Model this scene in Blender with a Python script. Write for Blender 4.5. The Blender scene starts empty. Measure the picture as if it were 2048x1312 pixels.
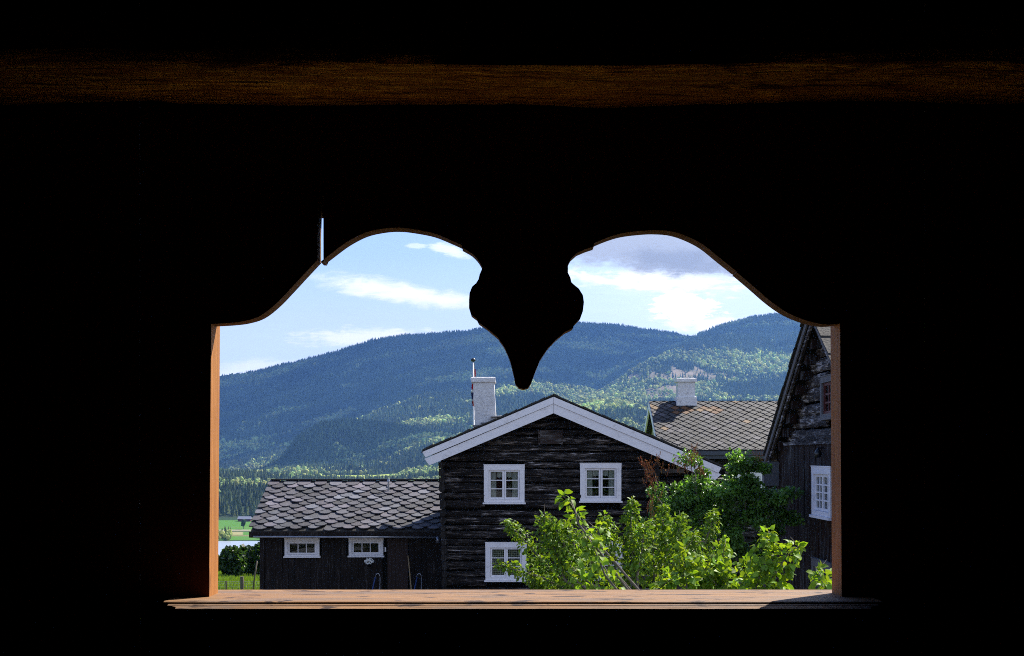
import bpy, math, random
import numpy as np
from mathutils import Vector
rnd = random.Random(7)
rng = np.random.default_rng(11)
S = bpy.context.scene
R = math.radians
# ------------------------------------------------------------ camera, sky, sun, exposure
EYE = 4.5            # the eye is on an upper floor, 4.5 m above the yard
F = 2700.0           # focal length in pixels of the 2048 px wide photograph
HZ = 915.0           # row of the horizon
cam = bpy.data.cameras.new('camera'); camo = bpy.data.objects.new('camera', cam)
S.collection.objects.link(camo); S.camera = camo
camo.location = (0, 0, EYE); camo.rotation_euler = (R(90), 0, 0)
cam.sensor_width = 36; cam.lens = F / 2048 * 36; cam.shift_y = (HZ - 656) / 2048
cam.clip_start = .05; cam.clip_end = 60000
SUN_EL, SUN_AZ = 46.0, 43.0        # azimuth from +Y towards +X
sd = Vector((math.sin(R(SUN_AZ)) * math.cos(R(SUN_EL)), math.cos(R(SUN_AZ)) * math.cos(R(SUN_EL)), math.sin(R(SUN_EL))))
sl = bpy.data.lights.new('sun', 'SUN'); so = bpy.data.objects.new('sun', sl); S.collection.objects.link(so)
sl.energy = 5.0; sl.angle = R(.5); sl.color = (1, .94, .84)
so.rotation_euler = (-sd).to_track_quat('-Z', 'Y').to_euler(); so.location = (30, 20, 40)
S.view_settings.view_transform = 'Standard'; S.view_settings.look = 'None'
S.view_settings.exposure = 1.13; S.view_settings.gamma = 1
S.cycles.use_denoising = False; S.cycles.filter_width = 1.0
S.cycles.max_bounces = 8; S.cycles.transparent_max_bounces = 12; S.cycles.volume_bounces = 0
S.cycles.sample_clamp_indirect = 6


class NT:
    """tiny expression builder for node trees"""
    def __init__(s, t): s.t = t
    def n(s, k, **kw):
        o = s.t.nodes.new(k)
        for a, b in kw.items(): setattr(o, a, b)
        return o
    def put(s, sock, v):
        if isinstance(v, bpy.types.NodeSocket): s.t.links.new(v, sock)
        elif isinstance(v, (tuple, list)) and sock.type == 'RGBA' and len(v) == 3: sock.default_value = (*v, 1)
        else: sock.default_value = v
    def m(s, op, a, b=None, c=None, clamp=False):
        o = s.n('ShaderNodeMath', operation=op, use_clamp=clamp)
        s.put(o.inputs[0], a)
        if b is not None: s.put(o.inputs[1], b)
        if c is not None: s.put(o.inputs[2], c)
        return o.outputs[0]
    def mix(s, f, a, b, mode='MIX'):
        o = s.n('ShaderNodeMix', data_type='RGBA', blend_type=mode)
        s.put(o.inputs[0], f); s.put(o.inputs[6], a); s.put(o.inputs[7], b)
        return o.outputs[2]
    def noise(s, vec, scale, detail=4, rough=.55, dist=0.0):
        o = s.n('ShaderNodeTexNoise')
        if vec is not None: s.put(o.inputs['Vector'], vec)
        o.inputs['Scale'].default_value = scale; o.inputs['Detail'].default_value = detail
        o.inputs['Roughness'].default_value = rough; o.inputs['Distortion'].default_value = dist
        return o.outputs[0]
    def mapr(s, v, a, b, c=0.0, d=1.0, smooth=False):
        o = s.n('ShaderNodeMapRange', interpolation_type='SMOOTHSTEP' if smooth else 'LINEAR')
        s.put(o.inputs[0], v); o.inputs[1].default_value = a; o.inputs[2].default_value = b
        o.inputs[3].default_value = c; o.inputs[4].default_value = d
        return o.outputs[0]
    def scalev(s, vec, sc):
        o = s.n('ShaderNodeMapping'); s.put(o.inputs[0], vec); o.inputs['Scale'].default_value = sc
        return o.outputs[0]


# sky: physical sky with clouds laid out by direction
wd = bpy.data.worlds.new('World'); S.world = wd; wd.use_nodes = True
wt = wd.node_tree; wt.nodes.clear(); W = NT(wt)
sky = W.n('ShaderNodeTexSky', sky_type='NISHITA', sun_disc=False)
sky.sun_elevation = R(SUN_EL); sky.sun_rotation = R(SUN_AZ); sky.altitude = 300
sky.air_density = 1.0; sky.dust_density = .6; sky.ozone_density = 1.5
geo = W.n('ShaderNodeNewGeometry'); sep = W.n('ShaderNodeSeparateXYZ')
tc = W.n('ShaderNodeTexCoord'); wt.links.new(tc.outputs['Generated'], sep.inputs[0])
yy = W.m('MAXIMUM', sep.outputs[1], .08)
U = W.m('DIVIDE', sep.outputs[0], yy); V = W.m('DIVIDE', sep.outputs[2], yy)
cmb = W.n('ShaderNodeCombineXYZ'); W.put(cmb.inputs[0], U); W.put(cmb.inputs[1], W.m('MULTIPLY', V, 2.4))
n1 = W.m('SUBTRACT', W.noise(cmb.outputs[0], 22, 6, .6, .35), .5)
n2 = W.m('SUBTRACT', W.noise(cmb.outputs[0], 60, 6, .65, .4), .5)
n3 = W.noise(W.scalev(cmb.outputs[0], (1, 3, 1)), 30, 6, .62, .8)
n4 = W.m('SUBTRACT', W.noise(W.scalev(cmb.outputs[0], (1, 4.5, 1)), 34, 8, .7, 1.2), .5)

def blob(cx, cy, rx, ry, tilt=0.0, amp=1.0, a=0.0, b=.5, fine=1.3):
    u = W.m('SUBTRACT', U, (cx - 1024) / F)
    v = W.m('SUBTRACT', V, (HZ - cy) / F)
    v = W.m('SUBTRACT', v, W.m('MULTIPLY', u, tilt))
    e = W.m('SQRT', W.m('ADD', W.m('POWER', W.m('DIVIDE', u, rx / F), 2), W.m('POWER', W.m('DIVIDE', v, ry / F), 2)))
    k = W.m('SUBTRACT', 1.0, e)
    k = W.m('ADD', k, W.m('MULTIPLY', n1, amp * 1.6)); k = W.m('ADD', k, W.m('MULTIPLY', n2, amp * fine)); k = W.m('ADD', k, W.m('MULTIPLY', n4, amp * .8))
    return W.mapr(k, a, b, smooth=True)
hs = W.n('ShaderNodeHueSaturation'); hs.inputs['Saturation'].default_value = 1.17; hs.inputs['Value'].default_value = .86; W.put(hs.inputs['Color'], sky.outputs[0])
col = W.mix(1.0, hs.outputs[0], (1.1, .97, 1.15), 'MULTIPLY')
# pale veil that thickens towards the horizon and to the right
veil = W.m('ADD', W.mapr(V, .15, .04, 0, .58), W.mapr(U, -.02, .10, 0, .6))
veil = W.m('MULTIPLY', veil, W.mapr(n3, .15, .75, .7, 1.15)); veil = W.m('MINIMUM', veil, .92)
col = W.mix(veil, col, (6.2, 7.1, 8.3))
for args, c, st in [
    (dict(cx=770, cy=578, rx=195, ry=28, tilt=-.13, amp=.8, b=.95), (8.0, 8.0, 8.0), .92),
    (dict(cx=870, cy=598, rx=160, ry=24, tilt=-.10, amp=.7, b=.9), (8.0, 8.0, 8.0), .85),
    (dict(cx=740, cy=676, rx=190, ry=26, tilt=.02, amp=1.0, b=.7), (8.2, 8.1, 8.0), .8),
    (dict(cx=520, cy=742, rx=160, ry=30, tilt=.02, amp=.8, b=.8), (8.2, 8.1, 8.0), .7),
    (dict(cx=905, cy=503, rx=52, ry=17, tilt=-.3, amp=1.2, b=.7), (7.5, 7.7, 8.0), .8),
    (dict(cx=835, cy=492, rx=18, ry=5, tilt=0, amp=1.4, b=.7), (7.5, 7.7, 8.0), .5),
    (dict(cx=1310, cy=560, rx=230, ry=32, tilt=-.06, amp=1.2, b=.55), (8.6, 8.5, 8.5), .8),
    (dict(cx=1320, cy=498, rx=300, ry=64, tilt=-.05, amp=.6, a=0, b=.45), (3.1, 3.15, 3.4), .95),
    (dict(cx=1350, cy=520, rx=150, ry=30, tilt=-.05, amp=.8, a=-.1, b=.8), (2.2, 2.25, 2.5), .85),
    (dict(cx=1370, cy=618, rx=75, ry=34, tilt=-.15, amp=1.1, a=0, b=.22), (10.5, 10.2, 9.8), .95),
    (dict(cx=1430, cy=650, rx=130, ry=26, tilt=-.1, amp=1.0, b=.6), (9.2, 9.0, 8.8), .8),
]:
    col = W.mix(W.m('MULTIPLY', blob(**args), st), col, c)
bg = W.n('ShaderNodeBackground'); W.put(bg.inputs[0], col); bg.inputs[1].default_value = .085
wo = W.n('ShaderNodeOutputWorld'); wt.links.new(bg.outputs[0], wo.inputs[0])


# ------------------------------------------------------------ materials
def mat(name, base, rough=.8, spec=.3, bump=None, bump_d=.01, metal=0.0, extra=None):
    m = bpy.data.materials.new(name); m.use_nodes = True
    t = m.node_tree; t.nodes.clear(); N = NT(t)
    p = N.n('ShaderNodeBsdfPrincipled'); out = N.n('ShaderNodeOutputMaterial')
    tcn = N.n('ShaderNodeTexCoord'); N.pos = tcn.outputs['Object']
    N.p = p
    b = base(N) if callable(base) else base
    N.put(p.inputs['Base Color'], b)
    r = rough(N) if callable(rough) else rough
    N.put(p.inputs['Roughness'], r); p.inputs['Specular IOR Level'].default_value = spec
    p.inputs['Metallic'].default_value = metal
    if bump:
        bn = N.n('ShaderNodeBump'); bn.inputs['Distance'].default_value = bump_d; bn.inputs['Strength'].default_value = 1
        N.put(bn.inputs['Height'], bump(N)); t.links.new(bn.outputs[0], p.inputs['Normal'])
    sh = p.outputs[0]
    if extra: sh = extra(N, sh)
    t.links.new(sh, out.inputs[0])
    return m

def tint(N): a = N.n('ShaderNodeAttribute', attribute_name='tint'); return a.outputs['Color']
def ramp(N, f, *stops):
    c = stops[0][1]
    for i in range(1, len(stops)):
        c = N.mix(N.mapr(f, stops[i - 1][0], stops[i][0], smooth=True), c, stops[i][1])
    return c

def tarred(axis, silver=.16, warm=.0, amount=.62):
    sc = {'x': (.7, 5, 7.5), 'y': (5, .8, 8), 'z': (8, 8, .6)}[axis]
    def f(N):
        g = N.noise(N.scalev(N.pos, sc), 2.2, 8, .7, .6)
        g2 = N.noise(N.scalev(N.pos, tuple(3 * v for v in sc)), 2.0, 5, .7)
        pz = N.noise(N.pos, 1.3, 4, .6)
        k = N.m('ADD', N.m('MULTIPLY', g, .75), N.m('MULTIPLY', g2, .35)); k = N.m('ADD', k, N.m('MULTIPLY', pz, .25))
        s = silver
        return ramp(N, k, (.5, (.0022, .0018, .002)), (amount, (.006 + warm, .004 + warm * .42, .0035 + warm * .28)),
                    (amount + .07, (s * .3, s * .25, s * .23)), (amount + .15, (s * 1.5, s * 1.38, s * 1.4)))
    return f
def grain_bump(axis, k=3.0):
    sc = {'x': (1, 18, 18), 'y': (18, 1, 18), 'z': (18, 18, .8)}[axis]
    return lambda N: N.noise(N.scalev(N.pos, sc), k, 8, .75, .5)

M = {}
M['log'] = mat('tarred_log', tarred('x', .48, .003, .69), .5, .25, grain_bump('x'), .05)
M['log_side'] = mat('weathered_log', tarred('y', .36, .018, .64), .6, .25, grain_bump('y'), .05)
M['log_end'] = mat('tarred_log_end', tarred('z', .12, .001, .70), .7, .3, lambda N: N.noise(N.pos, 14, 6, .7), .02)
M['board'] = mat('tarred_board', tarred('z', .12, .005, .72), .6, .18, grain_bump('z'), .012)
M['board_brown'] = mat('brown_board', tarred('z', .07, .026, .64), .7, .08, grain_bump('z'), .015)
M['door_wood'] = mat('reddish_door_wood', lambda N: N.mix(N.noise(N.scalev(N.pos, (14, 14, .8)), 2, 5), (.010, .004, .003), (.035, .014, .010)), .6, .3, grain_bump('z'), .004)
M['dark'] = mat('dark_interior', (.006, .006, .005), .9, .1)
M['white'] = mat('white_paint', lambda N: N.mix(N.mapr(N.noise(N.scalev(N.pos, (.5, 2, 1)), 6, 7, .8), .54, .74), (.80, .77, .80), (.50, .46, .44)), .5, .4,
                 lambda N: N.noise(N.scalev(N.pos, (1.5, 8, 8)), 9, 5, .7), .003)
M['plaster'] = mat('white_plaster', lambda N: ramp(N, N.noise(N.pos, 9, 8, .75), (.30, (.36, .34, .34)), (.44, (.66, .65, .66)), (.75, (.80, .79, .80))), .85, .2,
                   lambda N: N.noise(N.pos, 10, 7, .7), .06)
def slate_col(N):
    c = N.mix(1.0, tint(N), N.mix(N.noise(N.pos, 6, 8, .8), (.2, .2, .22), (1.3, 1.3, 1.36)), 'MULTIPLY')
    li = N.mapr(N.noise(N.pos, 34, 6, .8), .60, .70)
    return N.mix(N.m('MULTIPLY', li, .85), c, (.42, .40, .38))
M['slate'] = mat('lichened_slate', slate_col, .65, .4, lambda N: N.noise(N.pos, 30, 6, .8), .012)
def slate2_col(N):
    c = N.mix(1.0, tint(N), N.mix(N.noise(N.pos, 5, 8, .8), (.4, .4, .42), (1.5, 1.5, 1.5)), 'MULTIPLY')
    c = N.mix(N.m('MULTIPLY', N.mapr(N.noise(N.pos, 22, 7, .85), .60, .70), .6), c, (.15, .145, .16))
    return c
M['slate_far'] = mat('diamond_slate', slate2_col, .7, .35, lambda N: N.noise(N.pos, 18, 6, .8), .012)
M['slab'] = mat('roof_edge_slate', lambda N: N.mix(N.noise(N.pos, 8, 7, .8), (.012, .011, .011), (.07, .065, .06)), .85, .2, lambda N: N.noise(N.pos, 20, 5), .02)
M['metal'] = mat('grey_gutter_metal', lambda N: N.mix(N.noise(N.pos, 6), (.25, .25, .27), (.42, .42, .45)), .35, .5, metal=.6)
M['bluegrey'] = mat('blue_grey_metal', (.035, .045, .065), .4, .5)
M['black'] = mat('black_metal', (.01, .01, .012), .35, .5)
M['curtain'] = mat('lace_curtain', lambda N: N.mix(N.noise(N.scalev(N.pos, (30, 30, 2)), 3, 4), (.30, .31, .28), (.62, .63, .58)), .9, .1)
def check_col(N):
    s = N.n('ShaderNodeSeparateXYZ'); N.put(s.inputs[0], N.pos)
    a = N.m('GREATER_THAN', N.m('FRACT', N.m('MULTIPLY', s.outputs[0], 17)), .45)
    b = N.m('GREATER_THAN', N.m('FRACT', N.m('MULTIPLY', s.outputs[2], 17)), .45)
    k = N.m('MULTIPLY', N.m('ADD', a, b), .5)
    return N.mix(k, (.45, .46, .36), (.05, .06, .045))
M['check'] = mat('checked_curtain', check_col, .9, .1)
def glass_extra(N, sh):
    g = N.n('ShaderNodeBsdfGlossy'); g.inputs['Roughness'].default_value = .03
    t = N.n('ShaderNodeBsdfTransparent'); t.inputs[0].default_value = (.8, .84, .82, 1)
    fr = N.n('ShaderNodeFresnel'); fr.inputs[0].default_value = 1.5
    mx = N.n('ShaderNodeMixShader'); N.put(mx.inputs[0], N.m('MULTIPLY', fr.outputs[0], .9)); N.t.links.new(t.outputs[0], mx.inputs[1]); N.t.links.new(g.outputs[0], mx.inputs[2])
    return mx.outputs[0]
M['glass'] = mat('window_glass', (.1, .1, .1), extra=glass_extra)
M['red'] = mat('dark_red_paint', lambda N: N.mix(N.noise(N.pos, 20), (.06, .010, .010), (.13, .03, .025)), .6)
M['greyboard'] = mat('grey_weathered_board', lambda N: N.mix(N.noise(N.scalev(N.pos, (20, 3, 3)), 3, 7, .7), (.05, .045, .045), (.24, .23, .24)), .8, .2, lambda N: N.noise(N.pos, 20, 5), .01)
M['gable_yellow'] = mat('pale_ochre_boards', lambda N: N.mix(N.noise(N.pos, 3), (.35, .34, .22), (.42, .40, .27)), .8)
M['pole'] = mat('pale_bare_wood', lambda N: N.mix(N.noise(N.scalev(N.pos, (10, 10, 1)), 5), (.34, .22, .11), (.5, .36, .2)), .7)
M['post'] = mat('grey_fence_wood', lambda N: N.mix(N.noise(N.scalev(N.pos, (10, 10, 2)), 5), (.06, .045, .035), (.2, .16, .13)), .9)
M['bluepaint'] = mat('blue_paint', (.02, .045, .16), .35, .5)
M['brick_cap'] = M['plaster']
def pine(ax, lo, hi, kn=.35):
    sc = {'x': (1.0, 22, 22), 'z': (22, 22, 1.0)}[ax]
    def f(N):
        g = N.noise(N.scalev(N.pos, sc), 4, 8, .7, .8)
        c = N.mix(N.mapr(g, .3, .75), lo, hi)
        k = N.mapr(N.noise(N.scalev(N.pos, (9, 26, 26) if ax == 'x' else (14, 14, 5)), 1.3, 3, .6), .64, .74)
        return N.mix(N.m('MULTIPLY', k, kn), c, (.05, .02, .008))
    return f
M['pine'] = mat('honey_pine', pine('z', (.24, .085, .018), (.50, .21, .048), .6), .7, .25, lambda N: N.noise(N.scalev(N.pos, (40, 40, 3)), 5, 7, .7), .002)
def sill_col(N):
    g = N.noise(N.scalev(N.pos, (1.0, 26, 26)), 3.5, 8, .75, 1.2)
    c = N.mix(N.mapr(g, .32, .72), (.12, .060, .024), (.38, .205, .088))
    w = N.mapr(N.noise(N.scalev(N.pos, (3, 16, 8)), 1.6, 6, .7, .6), .46, .62)
    c = N.mix(N.m('MULTIPLY', w, .65), c, (.13, .10, .085))
    k = N.mapr(N.noise(N.scalev(N.pos, (14, 34, 20)), 1.2, 3, .6, .4), .57, .63)
    c = N.mix(N.m('MULTIPLY', k, .9), c, (.03, .014, .010))
    cr = N.mapr(N.noise(N.scalev(N.pos, (2.0, 90, 40)), 2.0, 3, .5), .66, .70)
    return N.mix(N.m('MULTIPLY', cr, .6), c, (.06, .03, .015))
M['sill'] = mat('honey_pine_sill', sill_col, .65, .25, lambda N: N.noise(N.scalev(N.pos, (3, 60, 60)), 5, 7, .7), .002)
M['edge'] = mat('weathered_dimmed_edge', pine('z', (.10, .042, .012), (.25, .12, .035), .6), .8, .2, lambda N: N.noise(N.scalev(N.pos, (40, 40, 20)), 5, 7, .7), .003)  # weathered pine; the arches' lack of direct sun is put into the colour
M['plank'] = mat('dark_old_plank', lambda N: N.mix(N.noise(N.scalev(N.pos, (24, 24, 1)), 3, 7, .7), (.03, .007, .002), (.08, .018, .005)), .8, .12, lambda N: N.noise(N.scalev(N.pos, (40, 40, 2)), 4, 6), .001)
M['room'] = mat('dark_room_boards', lambda N: N.mix(N.noise(N.pos, 4), (.006, .004, .003), (.012, .008, .005)), .9, .05)
M['floorwood'] = mat('worn_floor_boards', lambda N: N.mix(N.noise(N.scalev(N.pos, (2, 14, 1)), 4, 6), (.010, .007, .004), (.02, .012, .008)), .7, .2)
def beam_col(N):
    g = N.noise(N.scalev(N.pos, (2.6, 34, 50)), 2.0, 10, .75, 2.2)
    c = ramp(N, g, (.34, (.08, .016, .003)), (.47, (.46, .20, .025)), (.60, (.98, .62, .09)))
    pa = N.mapr(N.noise(N.scalev(N.pos, (2.2, 5, 9)), 1.0, 4, .6, .8), .40, .60)
    c = N.mix(N.m('MULTIPLY', N.m('SUBTRACT', 1.0, pa), .5), c, (.10, .028, .006))
    k = N.noise(N.scalev(N.pos, (4, 12, 20)), 1.3, 5, .65, 1.4)
    c = N.mix(N.mapr(k, .55, .66, 0, .85), c, (.05, .012, .003))
    cr = N.noise(N.scalev(N.pos, (3, 60, 60)), 1.5, 4, .6, 1.0)
    return N.mix(N.mapr(cr, .60, .64, 0, .9), c, (.02, .006, .002))
M['beam'] = mat('old_golden_log', beam_col, .75, .15, lambda N: N.noise(N.scalev(N.pos, (3, 40, 40)), 3, 8, .7, .8), .004)
M['bark'] = mat('bark', lambda N: N.mix(N.noise(N.pos, 26, 6, .75), (.05, .035, .025), (.28, .24, .2)), .85, .2, lambda N: N.noise(N.pos, 40, 5), .006)
M['rock'] = mat('rock', (.2, .19, .18), .9)

def leaf_mat(name, tr=.45, yel=(1.5, 1.45, .5), rough=.4, spec=.5):
    def ex(N, sh):
        t = N.n('ShaderNodeBsdfTranslucent'); N.put(t.inputs[0], N.mix(1.0, tint(N), yel, 'MULTIPLY'))
        mx = N.n('ShaderNodeMixShader'); mx.inputs[0].default_value = tr
        N.t.links.new(sh, mx.inputs[1]); N.t.links.new(t.outputs[0], mx.inputs[2]); return mx.outputs[0]
    return mat(name, tint, rough, spec, extra=ex)
M['leaf'] = leaf_mat('green_leaf', .38, (1.9, 1.65, .4), .5, .16)
M['leaf_dark'] = leaf_mat('dark_leaf', .4, (1.4, 1.5, .5), .38, .5)
M['needle'] = leaf_mat('forest_foliage', .35, (1.5, 1.4, .6), .8, .15)
def ground_col(N):
    return N.mix(1.0, tint(N), N.mix(N.noise(N.pos, .9, 8, .75), (.55, .55, .5), (1.4, 1.4, 1.4)), 'MULTIPLY')
M['ground'] = mat('ground_cover', ground_col, .95, .1, lambda N: N.noise(N.pos, 1.5, 8, .8), .3)
M['water'] = mat('lake_water', lambda N: N.mix(N.noise(N.scalev(N.pos, (.01, .05, 1)), 4, 4), (.22, .26, .32), (.34, .38, .44)), .3, .5)  # pale sky reflection on the ripples is put into the base colour
M['shade_cloud'] = mat('cloud_white', (.85, .85, .87), 1, 0)
M['white_petal'] = mat('white_petal', (.8, .8, .78), .6)

# ------------------------------------------------------------ object helpers
def wloc(o):
    v = Vector((0, 0, 0))
    while o is not None: v = v + o.location; o = o.parent
    return v
def tag(o, label=None, cat=None, group=None, kind=None):
    for k, v in (('label', label), ('category', cat), ('group', group), ('kind', kind)):
        if v: o[k] = v
    return o
def empty(name, loc, label=None, cat=None, group=None):
    o = bpy.data.objects.new(name, None); S.collection.objects.link(o); o.location = loc; o.empty_display_size = .2
    return tag(o, label, cat, group)

class MB:
    """mesh buffer in world coordinates"""
    def __init__(s): s.v = []; s.f = []; s.mi = []; s.t = []; s.cur = (1, 1, 1); s.cm = 0; s.mp = None
    def add(s, vs, fs):
        b = len(s.v)
        for p in vs: s.v.append(s.mp(*p) if s.mp else tuple(p)); s.t.append(s.cur)
        for f in fs: s.f.append([b + i for i in f]); s.mi.append(s.cm)
        return s
    def box(s, a, b, jit=0.0):
        x0, y0, z0 = a; x1, y1, z1 = b
        vs = [(x, y, z) for z in (z0, z1) for y in (y0, y1) for x in (x0, x1)]
        if jit: vs = [tuple(c + rnd.uniform(-jit, jit) for c in p) for p in vs]
        return s.add(vs, [(0, 2, 3, 1), (4, 5, 7, 6), (0, 1, 5, 4), (2, 6, 7, 3), (0, 4, 6, 2), (1, 3, 7, 5)])
    def prism(s, poly, y0, y1, side_mat=None):
        """polygon in x-z extruded along y (y0 = front)"""
        n = len(poly)
        b = len(s.v)
        s.add([(x, y0, z) for x, z in poly] + [(x, y1, z) for x, z in poly], [])
        s.f.append([b + i for i in range(n)]); s.mi.append(s.cm)
        s.f.append([b + n + i for i in range(n - 1, -1, -1)]); s.mi.append(s.cm)
        for i in range(n):
            j = (i + 1) % n
            s.f.append([b + j, b + i, b + n + i, b + n + j]); s.mi.append(s.cm if side_mat is None else side_mat)
        return s
    def tube(s, pts, rad, sides=6, caps=True):
        P = [Vector(p) for p in pts]; n = len(P)
        if not isinstance(rad, (list, tuple)): rad = [rad] * n
        b = len(s.v); vs = []
        for i in range(n):
            d = (P[min(i + 1, n - 1)] - P[max(i - 1, 0)])
            d = d.normalized() if d.length > 1e-9 else Vector((0, 0, 1))
            a = d.cross(Vector((0, 0, 1)) if abs(d.z) < .9 else Vector((1, 0, 0))).normalized(); c = d.cross(a)
            for k in range(sides):
                t = 2 * math.pi * k / sides
                vs.append(tuple(P[i] + (a * math.cos(t) + c * math.sin(t)) * rad[i]))
        fs = [(i * sides + k, i * sides + (k + 1) % sides, (i + 1) * sides + (k + 1) % sides, (i + 1) * sides + k) for i in range(n - 1) for k in range(sides)]
        if caps: fs += [tuple(range(sides - 1, -1, -1)), tuple((n - 1) * sides + k for k in range(sides))]
        return s.add(vs, fs)
    def build(s, name, mats, parent=None, smooth=False, label=None):
        base = wloc(parent) if parent else Vector((0, 0, 0))
        if parent is None and s.v:
            a = np.array(s.v); lo = a.min(0); hi = a.max(0); base = Vector(((lo[0] + hi[0]) / 2, (lo[1] + hi[1]) / 2, lo[2]))
        me = bpy.data.meshes.new(name)
        me.from_pydata([(x - base.x, y - base.y, z - base.z) for x, y, z in s.v], [], s.f)
        for m in (mats if isinstance(mats, list) else [mats]): me.materials.append(m)
        if any(s.mi): me.polygons.foreach_set('material_index', s.mi)
        ca = me.color_attributes.new('tint', 'FLOAT_COLOR', 'POINT')
        ca.data.foreach_set('color', np.array([(*t, 1) for t in s.t], dtype=np.float32).ravel())
        if smooth: me.polygons.foreach_set('use_smooth', [True] * len(me.polygons))
        me.update()
        o = bpy.data.objects.new(name, me); S.collection.objects.link(o)
        if parent: o.parent = parent
        else: o.location = base
        if label: o['label'] = label
        return o

def np_mesh(name, verts, tris, tints, mt, parent=None, smooth=False):
    base = np.array(wloc(parent)) if parent else np.zeros(3)
    if parent is None: base = np.array([verts[:, 0].mean(), verts[:, 1].mean(), verts[:, 2].min()])
    k = tris.shape[1]
    me = bpy.data.meshes.new(name); me.vertices.add(len(verts)); me.vertices.foreach_set('co', (verts - base).astype(np.float32).ravel())
    me.loops.add(tris.size); me.loops.foreach_set('vertex_index', tris.astype(np.int32).ravel())
    me.polygons.add(len(tris)); me.polygons.foreach_set('loop_start', (np.arange(len(tris)) * k).astype(np.int32))
    me.polygons.foreach_set('use_smooth', np.full(len(tris), smooth))
    ca = me.color_attributes.new('tint', 'FLOAT_COLOR', 'POINT')
    c = np.ones((len(verts), 4), np.float32); c[:, :3] = tints; ca.data.foreach_set('color', c.ravel())
    me.materials.append(mt); me.update(calc_edges=True)
    o = bpy.data.objects.new(name, me); S.collection.objects.link(o)
    if parent: o.parent = parent
    else: o.location = base
    return o
def instances(tv, tf, pos, Rm, scale, tints):
    n = len(pos); k = len(tv)
    v = np.einsum('nij,kj->nki', Rm, tv) * scale[:, None, None] if scale.ndim == 1 else np.einsum('nij,nkj->nki', Rm, tv[None] * scale[:, None, :])
    v = v + pos[:, None, :]
    f = tf[None] + (np.arange(n) * k)[:, None, None]
    return v.reshape(-1, 3), f.reshape(-1, tf.shape[1]), np.repeat(tints, k, axis=0)
def rot_z(a):
    c, s_ = np.cos(a), np.sin(a); z = np.zeros_like(a); o = np.ones_like(a)
    return np.stack([np.stack([c, -s_, z], -1), np.stack([s_, c, z], -1), np.stack([z, z, o], -1)], -2)
def frame_from(d, up):
    """rows: columns are x=side, y=d, z=normal"""
    d = d / (np.linalg.norm(d, axis=1, keepdims=True) + 1e-9)
    s_ = np.cross(d, up); s_ /= (np.linalg.norm(s_, axis=1, keepdims=True) + 1e-9)
    n_ = np.cross(s_, d)
    return np.stack([s_, d, n_], -1)
def P(px, py, d): return ((px - 1024) / F * d, d, EYE + (HZ - py) / F * d)

def vnoise(x, y, seed=0):
    r = np.random.default_rng(seed).random((256, 256))
    xi = np.floor(x).astype(int); yi = np.floor(y).astype(int); fx = x - xi; fy = y - yi
    fx = fx * fx * (3 - 2 * fx); fy = fy * fy * (3 - 2 * fy)
    g = lambda a, b: r[a & 255, b & 255]
    return (g(xi, yi) * (1 - fx) + g(xi + 1, yi) * fx) * (1 - fy) + (g(xi, yi + 1) * (1 - fx) + g(xi + 1, yi + 1) * fx) * fy
def fbm(x, y, seed=0, o=4):
    t = 0; a = .5; s_ = 0
    for i in range(o): t = t + a * vnoise(x * 2 ** i + 17.3 * i, y * 2 ** i + 9.1 * i, seed + i); s_ += a; a *= .5
    return t / s_

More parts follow.
